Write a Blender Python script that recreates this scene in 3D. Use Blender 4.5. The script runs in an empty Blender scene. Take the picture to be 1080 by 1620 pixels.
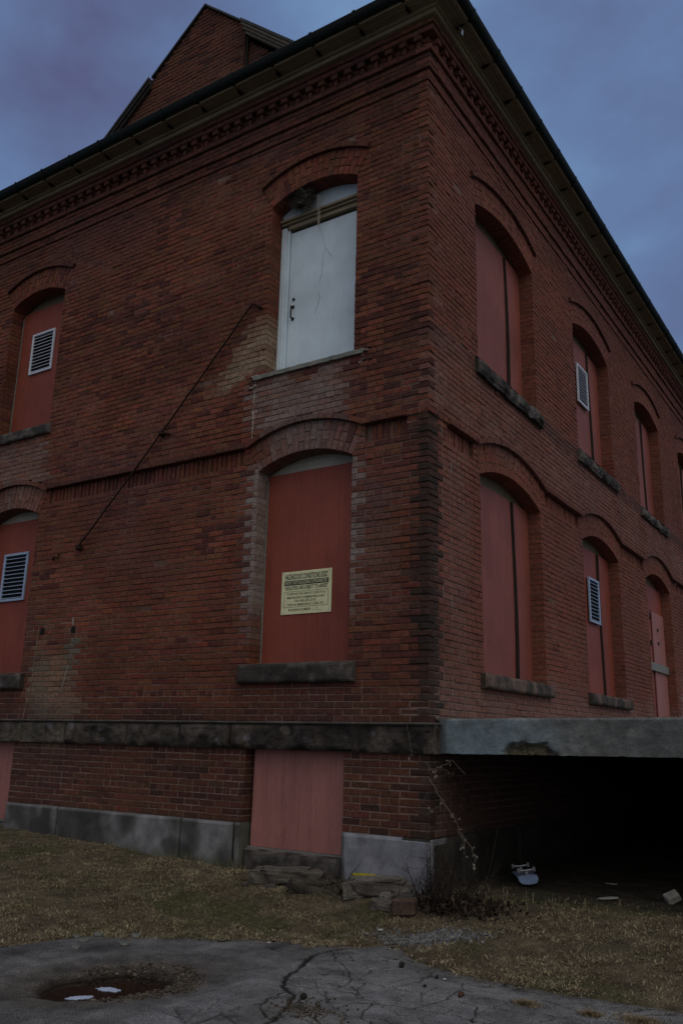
import bpy, math, random
from math import sin, cos, pi, radians, sqrt, atan2, asin, hypot
from mathutils import Vector, Matrix, noise, Euler
R = random.Random(7)
C = bpy.context.scene.collection
SC = bpy.context.scene
# ---------------------------------------------------------------- camera
cam = bpy.data.cameras.new('camera'); camo = bpy.data.objects.new('camera', cam); C.objects.link(camo)
cam.sensor_fit = 'VERTICAL'; cam.sensor_height = 36; cam.sensor_width = 24; cam.lens = 30.35
cam.clip_start = 0.05; cam.clip_end = 2000
yaw, pit, rol = radians(33.375576), radians(14.9067625), radians(1.34440488)
fw = Vector((-sin(yaw)*cos(pit), cos(yaw)*cos(pit), sin(pit)))
rt = Vector((cos(yaw), sin(yaw), 0)); up = rt.cross(fw)
r2 = rt*cos(rol)+up*sin(rol); u2 = -rt*sin(rol)+up*cos(rol)
camo.matrix_world = Matrix(((r2.x, u2.x, -fw.x, 3.81), (r2.y, u2.y, -fw.y, -7.35), (r2.z, u2.z, -fw.z, 0.0), (0, 0, 0, 1)))
SC.camera = camo
# ---------------------------------------------------------------- sky, sun, exposure
SUN_EL, SUN_AZ = radians(52), radians(-34)      # elevation; direction angle (x,y) of the sun behind the camera
w = bpy.data.worlds.new('World'); SC.world = w; w.use_nodes = True
wn, wl = w.node_tree.nodes, w.node_tree.links
for n in list(wn): wn.remove(n)
wo = wn.new('ShaderNodeOutputWorld'); bg = wn.new('ShaderNodeBackground'); bg.inputs[1].default_value = 0.1
sky = wn.new('ShaderNodeTexSky'); sky.sky_type = 'NISHITA'; sky.sun_disc = False
sky.sun_elevation = SUN_EL; sky.sun_rotation = pi/2-SUN_AZ; sky.air_density = 1.0; sky.dust_density = 3.0; sky.ozone_density = 3.0
tc = wn.new('ShaderNodeTexCoord')
mp = wn.new('ShaderNodeMapping'); mp.inputs['Scale'].default_value = (1.0, 1.0, 1.25); mp.inputs['Location'].default_value = (1.3, 0.7, 0.2)
n1 = wn.new('ShaderNodeTexNoise'); n1.inputs['Scale'].default_value = 1.9; n1.inputs['Detail'].default_value = 7; n1.inputs['Roughness'].default_value = 0.52; n1.inputs['Distortion'].default_value = 0.1
rp = wn.new('ShaderNodeValToRGB')
e = rp.color_ramp.elements
e[0].position = 0.34; e[0].color = (0.85, 0.80, 1.75, 1)
e[1].position = 0.66; e[1].color = (2.2, 3.9, 6.2, 1)
m_ = e.new(0.5); m_.color = (1.25, 2.0, 3.7, 1)
mx = wn.new('ShaderNodeMix'); mx.data_type = 'RGBA'; mx.inputs[0].default_value = 0.86
wl.new(tc.outputs['Generated'], mp.inputs[0]); wl.new(mp.outputs[0], n1.inputs['Vector']); wl.new(n1.outputs[0], rp.inputs[0])
wl.new(sky.outputs[0], mx.inputs[6]); wl.new(rp.outputs[0], mx.inputs[7]); 
dt = wn.new('ShaderNodeVectorMath'); dt.operation = 'DOT_PRODUCT'; dt.inputs[1].default_value = (0.50, -0.48, 0.72)
wl.new(tc.outputs['Generated'], dt.inputs[0])
mr = wn.new('ShaderNodeMapRange'); mr.inputs[1].default_value = 0.12; mr.inputs[2].default_value = 0.95; mr.inputs[3].default_value = 0.0; mr.inputs[4].default_value = 1.0
wl.new(dt.outputs['Value'], mr.inputs[0])
gm_ = wn.new('ShaderNodeMix'); gm_.data_type = 'RGBA'; gm_.inputs[7].default_value = (6.3, 6.1, 5.8, 1)
wl.new(mr.outputs[0], gm_.inputs[0]); wl.new(mx.outputs[2], gm_.inputs[6])
wl.new(gm_.outputs[2], bg.inputs[0]); wl.new(bg.outputs[0], wo.inputs[0])
sl = bpy.data.lights.new('sun', 'SUN'); sl.energy = 0.5; sl.angle = radians(40); sl.color = (1, 0.94, 0.86)
so = bpy.data.objects.new('sun', sl); C.objects.link(so)
sd = Vector((cos(SUN_EL)*cos(SUN_AZ), cos(SUN_EL)*sin(SUN_AZ), sin(SUN_EL)))
so.rotation_euler = sd.to_track_quat('Z', 'Y').to_euler(); so.location = (6, -12, 14)
SC.view_settings.view_transform = 'Standard'; SC.view_settings.look = 'None'; SC.view_settings.gamma = 1; SC.view_settings.use_curve_mapping = False
SC.view_settings.exposure = 0.12
# ---------------------------------------------------------------- helpers
def nz(x, y, z=0.0, s=1.0, oct=3):
    return noise.fractal(Vector((x*s, y*s, z*s)), 1.0, 2.0, oct)          # about -1..1
def sst(a, b, x):
    t = max(0.0, min(1.0, (x-a)/(b-a))); return t*t*(3-2*t)
def lerp(a, b, t): return tuple(p+(q-p)*t for p, q in zip(a, b))
def nodes(name, rough=0.8, spec=0.3):
    m = bpy.data.materials.new(name); m.use_nodes = True
    nt = m.node_tree; b = nt.nodes['Principled BSDF']
    b.inputs['Roughness'].default_value = rough; b.inputs['Specular IOR Level'].default_value = spec
    return m, nt.nodes, nt.links, b
def tex(n, l, scale, detail=5, rough=0.6, vec=(1, 1, 1), kind='noise'):
    t = n.new('ShaderNodeTexCoord'); mpn = n.new('ShaderNodeMapping'); mpn.inputs['Scale'].default_value = vec
    l.new(t.outputs['Object'], mpn.inputs[0])
    x = n.new('ShaderNodeTexNoise'); x.inputs['Scale'].default_value = scale; x.inputs['Detail'].default_value = detail; x.inputs['Roughness'].default_value = rough
    l.new(mpn.outputs[0], x.inputs['Vector']); return x.outputs[0]
def ramp(n, l, src, stops):
    r = n.new('ShaderNodeValToRGB'); el = r.color_ramp.elements
    el[0].position = stops[0][0]; el[0].color = (*stops[0][1], 1); el[1].position = stops[-1][0]; el[1].color = (*stops[-1][1], 1)
    for p, c in stops[1:-1]:
        k = el.new(p); k.color = (*c, 1)
    l.new(src, r.inputs[0]); return r.outputs[0]
def mul(n, l, a, b, f=1.0, mode='MULTIPLY'):
    m = n.new('ShaderNodeMix'); m.data_type = 'RGBA'; m.blend_type = mode
    if isinstance(f, float): m.inputs[0].default_value = f
    else: l.new(f, m.inputs[0])
    for i, s in ((6, a), (7, b)):
        if isinstance(s, tuple): m.inputs[i].default_value = (*s, 1)
        else: l.new(s, m.inputs[i])
    return m.outputs[2]
def bump(n, l, b, srcs, dist=0.004, strength=0.6):
    prev = None
    for s in srcs:
        bp = n.new('ShaderNodeBump'); bp.inputs['Distance'].default_value = dist; bp.inputs['Strength'].default_value = strength
        l.new(s, bp.inputs['Height'])
        if prev: l.new(prev, bp.inputs['Normal'])
        prev = bp.outputs[0]
    l.new(prev, b.inputs['Normal'])
def tinted(name, rough=0.85, spec=0.2, s1=18, s2=160, amp=0.55, dist=0.003, strength=0.6, vec=(1, 1, 1), narrow=0.16):
    """material whose base colour is the mesh's 'tint' attribute, broken by two noises"""
    m, n, l, b = nodes(name, rough, spec)
    a = n.new('ShaderNodeAttribute'); a.attribute_name = 'tint'
    f1, f2 = tex(n, l, s1, 5, 0.65, vec), tex(n, l, s2, 4, 0.7, vec)
    g = 1-amp
    c = mul(n, l, a.outputs[0], ramp(n, l, f1, [(0.3, (g, g, g)), (0.7, (1.2, 1.2, 1.2))]))
    c = mul(n, l, c, ramp(n, l, f2, [(0.5-narrow, (g, g, g)), (0.5+narrow, (1.3, 1.3, 1.3))]))
    l.new(c, b.inputs['Base Color']); bump(n, l, b, [f1, f2], dist, strength)
    return m
M = {}
M['brick'] = tinted('brick', 0.9, 0.15, 22, 140, 0.5, 0.003, 0.7)
M['mortar'] = tinted('mortar', 0.95, 0.1, 30, 200, 0.45, 0.003, 0.8)
M['stone'] = tinted('sandstone', 0.85, 0.25, 7, 90, 0.6, 0.01, 0.8)
M['granite'] = tinted('granite', 0.75, 0.3, 5, 220, 0.5, 0.004, 0.5)
M['concrete'] = tinted('concrete', 0.8, 0.3, 6, 130, 0.45, 0.004, 0.6)
M['soil'] = tinted('soil', 0.95, 0.1, 9, 120, 0.5, 0.012, 0.9)
M['asphalt'] = tinted('asphalt', 0.9, 0.2, 5, 120, 0.62, 0.005, 0.9, narrow=0.055)
M['grass'] = tinted('dry_grass', 0.8, 0.2, 4, 40, 0.3, 0.001, 0.1)
M['rock'] = tinted('rubble', 0.9, 0.2, 14, 120, 0.5, 0.008, 0.8)
M['twig'] = tinted('twig', 0.9, 0.15, 20, 200, 0.4, 0.002, 0.4)
def paintwood(name, col, dark, vert=True, wear=0.5, rough=0.6):
    """painted plywood: faint vertical grain, checks, dirt runs"""
    m, n, l, b = nodes(name, rough, 0.25)
    v = (7, 7, 0.35) if vert else (0.35, 7, 7)
    g1, g2 = tex(n, l, 6, 8, 0.7, v), tex(n, l, 30, 4, 0.7, v)
    big = tex(n, l, 1.3, 4, 0.6); sp = tex(n, l, 55, 3, 0.6)
    c = mul(n, l, col, dark, ramp(n, l, g1, [(0.40, (0, 0, 0)), (0.72, (1, 1, 1))]), 'MIX')
    c = mul(n, l, c, ramp(n, l, g2, [(0.32, (1-wear, 1-wear, 1-wear)), (0.5, (1, 1, 1)), (0.8, (1.1, 1.1, 1.1))]))
    c = mul(n, l, c, ramp(n, l, big, [(0.3, (0.78, 0.76, 0.76)), (0.7, (1.12, 1.12, 1.12))]))
    st_ = tex(n, l, 5, 5, 0.6, (3.0, 3.0, 0.16) if vert else (.16, 3, 3)); c = mul(n, l, c, ramp(n, l, st_, [(0.34, (0.72, 0.70, 0.70)), (0.5, (1, 1, 1)), (0.68, (1.25, 1.22, 1.22))]), (0.12 if wear > .1 else 0.04)+0.6*wear)
    c = mul(n, l, c, ramp(n, l, sp, [(0.66, (1, 1, 1)), (0.78, (1.35, 1.3, 1.3))]))
    l.new(c, b.inputs['Base Color']); bump(n, l, b, [g1, g2], 0.002, 0.35)
    return m
M['red_ply'] = paintwood('red_painted_plywood', (0.225, 0.054, 0.034), (0.175, 0.042, 0.028), True, 0.2)
M['pink_ply'] = paintwood('faded_pink_plywood', (0.31, 0.135, 0.12), (0.255, 0.10, 0.088), True, 0.3)
M['rose_ply'] = paintwood('faded_red_plywood', (0.225, 0.066, 0.048), (0.175, 0.05, 0.038), True, 0.25)
M['white_paint'] = paintwood('white_painted_door', (0.53, 0.63, 0.70), (0.51, 0.61, 0.68), True, 0.03, 0.45)
M['olive_paint'] = paintwood('olive_painted_wood', (0.23, 0.19, 0.12), (0.13, 0.11, 0.07), False, 0.4)
M['tan_paint'] = paintwood('tan_painted_wood', (0.25, 0.205, 0.13), (0.16, 0.13, 0.085), False, 0.4)
M['head_wood'] = paintwood('pale_timber_head', (0.36, 0.35, 0.30), (0.27, 0.26, 0.22), False, 0.3)
M['dull_tan'] = paintwood('dull_tan_timber', (0.15, 0.12, 0.075), (0.09, 0.075, 0.05), False, 0.4)
M['grey_wood'] = paintwood('grey_weathered_wood', (0.20, 0.20, 0.18), (0.11, 0.11, 0.10), False, 0.4)
M['dark_wood'] = paintwood('dark_wood', (0.035, 0.03, 0.026), (0.02, 0.018, 0.016), False, 0.4)
def plain(name, col, rough=0.5, metal=0.0, spec=0.3, s=30, amp=0.35):
    m, n, l, b = nodes(name, rough, spec); b.inputs['Metallic'].default_value = metal
    f = tex(n, l, s, 5, 0.65); g = 1-amp
    c = mul(n, l, col, ramp(n, l, f, [(0.3, (g, g, g)), (0.7, (1.15, 1.15, 1.15))]))
    l.new(c, b.inputs['Base Color']); bump(n, l, b, [f], 0.001, 0.3); return m
M['gutter'] = plain('dark_gutter_metal', (0.005, 0.009, 0.009), 0.75, 0.0, 0.15)
M['rust'] = plain('rusty_iron', (0.035, 0.018, 0.013), 0.85, 0.2, 0.2, 60, 0.6)
M['dark_iron'] = plain('dark_iron', (0.02, 0.02, 0.02), 0.6, 0.3)
M['vent_blue'] = plain('blue_grey_vent_metal', (0.30, 0.38, 0.52), 0.45, 0.2, 0.4, 20, 0.2)
M['vent_white'] = plain('pale_vent_metal', (0.52, 0.55, 0.62), 0.45, 0.2, 0.4, 20, 0.2)
M['void'] = plain('dark_void', (0.006, 0.006, 0.006), 0.95)
M['slate'] = plain('roof_slate', (0.03, 0.03, 0.032), 0.7, 0, 0.3, 9, 0.5)
M['sign'] = plain('cream_sign_plate', (0.60, 0.59, 0.36), 0.5, 0, 0.3, 12, 0.12)
M['ink'] = plain('black_sign_ink', (0.02, 0.022, 0.018), 0.6)
M['steel'] = plain('galvanised_steel', (0.35, 0.36, 0.38), 0.4, 0.7)
M['deck_blue'] = plain('pale_blue_deck', (0.30, 0.40, 0.62), 0.45, 0, 0.4, 25, 0.3)
M['deck_dark'] = plain('black_grip', (0.03, 0.03, 0.035), 0.8)
M['wheel'] = plain('offwhite_wheel', (0.22, 0.22, 0.23), 0.5)
M['paper'] = plain('white_litter', (0.36, 0.36, 0.34), 0.7, 0, 0.2, 15, 0.25)
M['carton'] = plain('grubby_card', (0.30, 0.28, 0.24), 0.8, 0, 0.2, 15, 0.35)
M['sheet'] = plain('bluish_sheet', (0.40, 0.46, 0.62), 0.3, 0, 0.5, 12, 0.15)
m, n, l, b = nodes('muddy_water', 0.04, 0.5); b.inputs['Base Color'].default_value = (0.012, 0.008, 0.006, 1); M['water'] = m

class MB:
    def __init__(s): s.v = []; s.f = []; s.m = []; s.c = []
    def add(s, vs, fs, col=(1, 1, 1), mi=0):
        o = len(s.v); s.v += [tuple(x) for x in vs]
        s.c += col if isinstance(col, list) else [col]*len(vs)
        for f in fs: s.f.append([i+o for i in f]); s.m.append(mi)
    def box(s, a, b, col=(1, 1, 1), mi=0, ch=0.0):
        (x0, y0, z0), (x1, y1, z1) = a, b
        if x0 > x1: x0, x1 = x1, x0
        if y0 > y1: y0, y1 = y1, y0
        if z0 > z1: z0, z1 = z1, z0
        if ch <= 0:
            s.add([(x0, y0, z0), (x1, y0, z0), (x1, y1, z0), (x0, y1, z0), (x0, y0, z1), (x1, y0, z1), (x1, y1, z1), (x0, y1, z1)],
                  [(0, 3, 2, 1), (4, 5, 6, 7), (0, 1, 5, 4), (1, 2, 6, 5), (2, 3, 7, 6), (3, 0, 4, 7)], col, mi); return
        bm = [(x0, x1, y0, y1, z0, z1)]
        c = min(ch, (x1-x0)/2.1, (y1-y0)/2.1, (z1-z0)/2.1)
        def P(i, j, k, ax):   # corner i,j,k in {0,1}; moved off two axes except ax face
            p = [x1 if i else x0, y1 if j else y0, z1 if k else z0]; sg = (i, j, k)
            for q in range(3):
                if q != ax: p[q] += -c if sg[q] else c
            return tuple(p)
        idx = {}; vs = []
        for i in (0, 1):
            for j in (0, 1):
                for k in (0, 1):
                    for ax in range(3): idx[i, j, k, ax] = len(vs); vs.append(P(i, j, k, ax))
        fs = []
        for sg in (0, 1):
            a4 = [idx[sg, 0, 0, 0], idx[sg, 1, 0, 0], idx[sg, 1, 1, 0], idx[sg, 0, 1, 0]]; fs.append(a4 if sg else a4[::-1])
            a4 = [idx[0, sg, 0, 1], idx[0, sg, 1, 1], idx[1, sg, 1, 1], idx[1, sg, 0, 1]]; fs.append(a4 if sg else a4[::-1])
            a4 = [idx[0, 0, sg, 2], idx[1, 0, sg, 2], idx[1, 1, sg, 2], idx[0, 1, sg, 2]]; fs.append(a4 if sg else a4[::-1])
        for i in (0, 1):
            for j in (0, 1):
                q = [idx[i, j, 0, 0], idx[i, j, 0, 1], idx[i, j, 1, 1], idx[i, j, 1, 0]]; fs.append(q if (i == j) else q[::-1])
                q = [idx[i, 0, j, 0], idx[i, 0, j, 2], idx[i, 1, j, 2], idx[i, 1, j, 0]]; fs.append(q[::-1] if (i == j) else q)
                q = [idx[0, i, j, 1], idx[0, i, j, 2], idx[1, i, j, 2], idx[1, i, j, 1]]; fs.append(q if (i == j) else q[::-1])
                for k in (0, 1):
                    q = [idx[i, j, k, 0], idx[i, j, k, 1], idx[i, j, k, 2]]; fs.append(q if ((i+j+k) % 2) else q[::-1])
        s.add(vs, fs, col, mi)
    def tube(s, pts, rad, n=6, col=(1, 1, 1), mi=0, caps=True):
        pts = [Vector(p) for p in pts]
        rads = rad if isinstance(rad, (list, tuple)) else [rad]*len(pts)
        vs = []; ref = None
        for i, p in enumerate(pts):
            t = (pts[min(i+1, len(pts)-1)]-pts[max(i-1, 0)]).normalized()
            if ref is None or abs(ref.dot(t)) > 0.98: ref = Vector((0, 0, 1)) if abs(t.z) < 0.9 else Vector((1, 0, 0))
            a = (ref-t*ref.dot(t)).normalized(); b = t.cross(a); ref = a
            for k in range(n):
                th = 2*pi*k/n; vs.append(p+(a*cos(th)+b*sin(th))*rads[i])
        fs = []
        for i in range(len(pts)-1):
            for k in range(n):
                k2 = (k+1) % n; fs.append((i*n+k, i*n+k2, (i+1)*n+k2, (i+1)*n+k))
        if caps: fs.append(tuple(range(n))[::-1]); fs.append(tuple(range((len(pts)-1)*n, len(pts)*n)))
        s.add(vs, fs, col, mi)
    def grid(s, us, vs_, fn, col, mi=0, flip=False, keep=None):
        """fn(u,v)->point, col(u,v,p)->rgb"""
        nu, nv = len(us), len(vs_); P = []; K = []
        for v in vs_:
            for u in us:
                p = fn(u, v); P.append(p); K.append(col(u, v, p) if callable(col) else col)
        fs = []
        for j in range(nv-1):
            for i in range(nu-1):
                if keep and not keep(us[i], vs_[j], us[i+1], vs_[j+1]): continue
                q = (j*nu+i, j*nu+i+1, (j+1)*nu+i+1, (j+1)*nu+i); fs.append(q[::-1] if flip else q)
        s.add(P, fs, K, mi)
    def build(s, name, mats, parent=None, origin=None, smooth=False):
        o0 = Vector(origin) if origin is not None else (ROOTS[parent.name] if parent else Vector((0, 0, 0)))
        me = bpy.data.meshes.new(name)
        me.from_pydata([(x-o0.x, y-o0.y, z-o0.z) for x, y, z in s.v], [], s.f)
        for mt in (mats if isinstance(mats, (list, tuple)) else [mats]): me.materials.append(M[mt] if isinstance(mt, str) else mt)
        me.polygons.foreach_set('material_index', s.m)
        if smooth: me.polygons.foreach_set('use_smooth', [True]*len(s.f))
        at = me.color_attributes.new('tint', 'FLOAT_COLOR', 'POINT')
        at.data.foreach_set('color', [q for c in s.c for q in (c[0], c[1], c[2], 1.0)])
        me.update()
        o = bpy.data.objects.new(name, me); C.objects.link(o)
        ROOTS[o.name] = o0
        if parent:
            o.parent = parent; o.location = o0-ROOTS[parent.name]
        else: o.location = o0
        return o
ROOTS = {}
def tag(o, label=None, cat=None, group=None, kind=None):
    if label: o['label'] = label
    if cat: o['category'] = cat
    if group: o['group'] = group
    if kind: o['kind'] = kind
    return o
def empty(name, loc):
    o = bpy.data.objects.new(name, None); C.objects.link(o); o.location = loc; o.empty_display_size = 0.2
    ROOTS[o.name] = Vector(loc); return o
def linspace(a, b, n): return [a+(b-a)*i/(n-1) for i in range(n)]

# ---------------------------------------------------------------- ground
ASP_Z = -1.5
EDGE = [(-60, -14), (-8, -8.6), (-4.5, -6.2), (-2.8, -4.4), (-2.2, -3.3), (-1.93, -2.7), (-1.8, -2.2), (-1.3, -1.86), (-0.76, -1.53), (-0.3, -1.33), (0.05, -1.2), (0.22, -0.98), (0.36, -1.1), (0.55, -1.3), (0.82, -1.42), (1.6, -1.50), (2.1, -1.44), (2.6, -1.42), (4, -1.3), (60, -1.0)]
def edge_y(x):
    for (a, ya), (b_, yb) in zip(EDGE, EDGE[1:]):
        if x <= b_: return ya+(yb-ya)*(x-a)/(b_-a)
    return EDGE[-1][1]
PUD = (-0.74, -3.04)
def pud_r(x, y):      # 1 on the hole's rim
    dx, dy = x-PUD[0], y-PUD[1]
    a, b_ = dx*0.42+dy*0.907, dx*0.907-dy*0.42
    return hypot(a/0.46, b_/0.30)+0.16*nz(x, y, 3.3, 3.5)
CRACKS = [[(-0.02, -1.34), (-0.07, -1.46), (-0.09, -1.67), (0.04, -2.01), (0.13, -2.3), (0.25, -2.48), (0.4, -2.58), (0.5, -2.77), (0.59, -3.03), (0.66, -3.3), (0.62, -3.7)],
  [(0.32, -2.57), (0.33, -2.75), (0.39, -2.9), (0.49, -2.99), (0.59, -3.03)], [(0.52, -2.75), (0.66, -2.83), (0.84, -2.93), (1.05, -3.1)],
  [(0.12, -1.51), (0.23, -1.64), (0.4, -1.47), (0.46, -1.33), (0.6, -1.4)], [(0.3, -2.1), (0.26, -1.87), (0.35, -1.76), (0.46, -1.74), (0.58, -1.68), (0.69, -1.59), (1.0, -1.7), (1.5, -1.62)],
  [(0.2, -2.43), (0.31, -2.43), (0.47, -2.36), (0.54, -2.31), (0.52, -2.12), (0.51, -1.9), (0.46, -1.77)], [(0.52, -2.12), (0.65, -2.07), (0.8, -2.07), (0.94, -2.05), (1.4, -2.1), (1.9, -1.98)],
  [(0.58, -2.21), (0.66, -2.27), (0.73, -2.38)], [(0.5, -2.39), (0.66, -2.59), (0.87, -2.43), (1.12, -2.38), (1.35, -2.35), (1.8, -2.42), (2.2, -2.35)], [(-0.04, -1.48), (0.14, -1.71), (0.29, -1.81), (0.51, -2.1)],
  [(0.8, -2.07), (0.86, -1.8), (0.82, -1.5)], [(1.12, -2.38), (1.2, -2.1), (1.15, -1.85), (1.3, -1.6)], [(1.4, -2.1), (1.5, -2.4), (1.45, -2.8)], [(0.87, -2.43), (0.95, -2.7), (1.2, -2.85), (1.45, -2.8)],
  [(-0.09, -1.67), (-0.3, -1.75), (-0.5, -1.68)], [(0.04, -2.01), (-0.12, -2.12), (-0.2, -2.3)]]
CW = [0.017, 0.008, 0.008]+[0.0058]*13
SEGS = [(a, b_, CW[i]) for i, c in enumerate(CRACKS) for a, b_ in zip(c, c[1:])]
CP = [(R.uniform(-.1, 2.5), R.uniform(-3.5, -1.2)) for _ in range(95)]
def fine_crack(x, y):
    d1 = d2 = 9e9
    for px, py in CP:
        d = (x-px)*(x-px)*0.55+(y-py)*(y-py)
        if d < d1: d2 = d1; d1 = d
        elif d < d2: d2 = d
    e_ = sqrt(d2)-sqrt(d1); m_ = sst(-0.45, 0.0, nz(x, y, 401, 1.7, 2))*sst(0.02, 0.25, x-0.12*(y+2.2))
    return m_*max(0.0, min(1.0, 1.4-e_/0.0062))
def crack(x, y):
    if not (-0.8 < x < 2.4 and -3.9 < y < -1.1): return 0.0
    x += 0.02*noise.noise(Vector((x*14, y*14, 1)))+0.008*noise.noise(Vector((x*60, y*60, 3))); y += 0.02*noise.noise(Vector((x*14, y*14, 7)))+0.008*noise.noise(Vector((x*60, y*60, 5)))
    best = 0.9*fine_crack(x, y)
    for (ax, ay), (bx, by), wd in SEGS:
        if min(ax, bx)-.06 > x or max(ax, bx)+.06 < x or min(ay, by)-.06 > y or max(ay, by)+.06 < y: continue
        dx, dy = bx-ax, by-ay; t = max(0, min(1, ((x-ax)*dx+(y-ay)*dy)/(dx*dx+dy*dy)))
        d = hypot(x-ax-dx*t, y-ay-dy*t); best = max(best, min(1.0, max(0.0, 1.5-d/wd)))
    return best
def base_h(x, y):
    wall = -1.28+0.15*sst(-1.5, -6, x)
    e_ = edge_y(x)
    if y < e_: return ASP_Z
    top = 0.15
    t = sst(e_, top, y) if y < top else 1.0
    return ASP_Z+(wall-ASP_Z)*t
def ground_h(x, y):
    e_ = edge_y(x)
    h = base_h(x, y)+0.018*nz(x, y, 0.5, 2.2)+0.006*nz(x, y, 2.5, 11)
    if y < e_-0.05: h -= 0.05
    elif y < e_: h -= 0.02
    p = pud_r(x, y)
    if p < 1.3: h = min(h, ASP_Z-0.06-0.09*(1-min(1, p))) if p < 1.12 else h
    return h
def axis(lo, hi, step, far):
    a = []; x = lo
    while x < hi: a.append(x); x += step
    a.append(hi); s_, x = step, hi; rgt = []
    while x < far: s_ *= 1.35; x += s_; rgt.append(min(x, far))
    s_, x = step, lo; lf = []
    while x > -far: s_ *= 1.35; x -= s_; lf.append(max(x, -far))
    return lf[::-1]+a+rgt
def soil_col(x, y, p):
    k = nz(x, y, 1.5, 1.3); g = 0.5+0.5*nz(x, y, 4.5, 5)
    c = lerp((0.068, 0.054, 0.037), (0.15, 0.12, 0.08), g)
    if k > 0.1: c = lerp(c, (0.07, 0.07, 0.034), min(1, (k-.1)*2))
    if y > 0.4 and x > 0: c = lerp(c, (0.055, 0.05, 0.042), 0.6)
    return c
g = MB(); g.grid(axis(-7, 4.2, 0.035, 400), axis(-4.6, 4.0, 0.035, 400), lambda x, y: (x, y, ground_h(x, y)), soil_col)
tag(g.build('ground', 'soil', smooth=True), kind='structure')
def asp_h(x, y):
    h = ASP_Z+0.004*nz(x, y, 9, 1.2)+0.0025*nz(x, y, 5, 26, 2)
    p = pud_r(x, y); h -= 0.10*sst(1.12, 0.72, p)+0.018*sst(2.2, 1.05, p)
    h -= 0.010*crack(x, y)
    e_ = edge_y(x); h -= 0.05*sst(e_-0.05, e_+0.07, y)
    return h
def asp_col(x, y, p):
    k = 0.5+0.5*nz(x, y, 2, 1.4); f = 0.5+0.5*nz(x, y, 8, 7)
    c = lerp((0.095, 0.095, 0.099), (0.175, 0.174, 0.180), 0.6*k+0.4*f)
    if x > -0.05: c = lerp(c, (0.20, 0.202, 0.214), 0.6)
    q = sst(2.4, 1.2, pud_r(x, y))*0.7; c = lerp(c, (0.070, 0.056, 0.042), q)
    q = sst(1.1, 0.9, pud_r(x, y)); c = lerp(c, (0.022, 0.015, 0.011), q)
    dark = sst(0.1, 0.55, nz(x+3, y, 6, 0.8)); c = lerp(c, (0.028, 0.026, 0.028), 0.6*dark*(1 if x < -0.4 else 0.3))
    d = edge_y(x)-y; c = lerp(c, (0.075, 0.062, 0.045), 0.75*sst(0.28, 0.0, d)*(0.5+0.5*f))
    if x > 0.35 and y < -2.55: c = lerp(c, (0.10, 0.085, 0.068), 0.6*sst(-2.5, -2.85, y)*f)
    return lerp(c, (0.010, 0.009, 0.008), 0.97*crack(x, y))
def asp_keep(x0, y0, x1, y1):
    xm, ym = (x0+x1)/2, (y0+y1)/2
    return ym < edge_y(xm)+0.20*nz(xm, ym, 3, 3)+0.17*nz(xm, ym, 8, 10)
def fine(a, lo, hi):
    o = []
    for p, q in zip(a, a[1:]):
        o.append(p)
        if lo < p < hi: o.append((p+q)/2)
    return o+[a[-1]]
g = MB(); g.grid(fine(axis(-2.6, 2.9, 0.015, 60), -0.25, 1.7), fine(axis(-3.9, -0.8, 0.015, 60), -3.3, -1.25), lambda x, y: (x, y, asp_h(x, y)), asp_col, keep=lambda a, b_, c, d: d < -0.5 and asp_keep(a, b_, c, d))
tag(g.build('asphalt', 'asphalt', smooth=True), kind='structure')
# puddle
g = MB(); ring = []
for k in range(48):
    a = 2*pi*k/48; rr = 0.0
    while rr < 0.8 and pud_r(PUD[0]+rr*cos(a), PUD[1]+rr*sin(a)) < 0.97: rr += 0.01
    ring.append((PUD[0]+rr*cos(a), PUD[1]+rr*sin(a), ASP_Z-0.062))
g.add(ring, [tuple(range(48))]); tag(g.build('puddle', 'water'), kind='structure')

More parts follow.
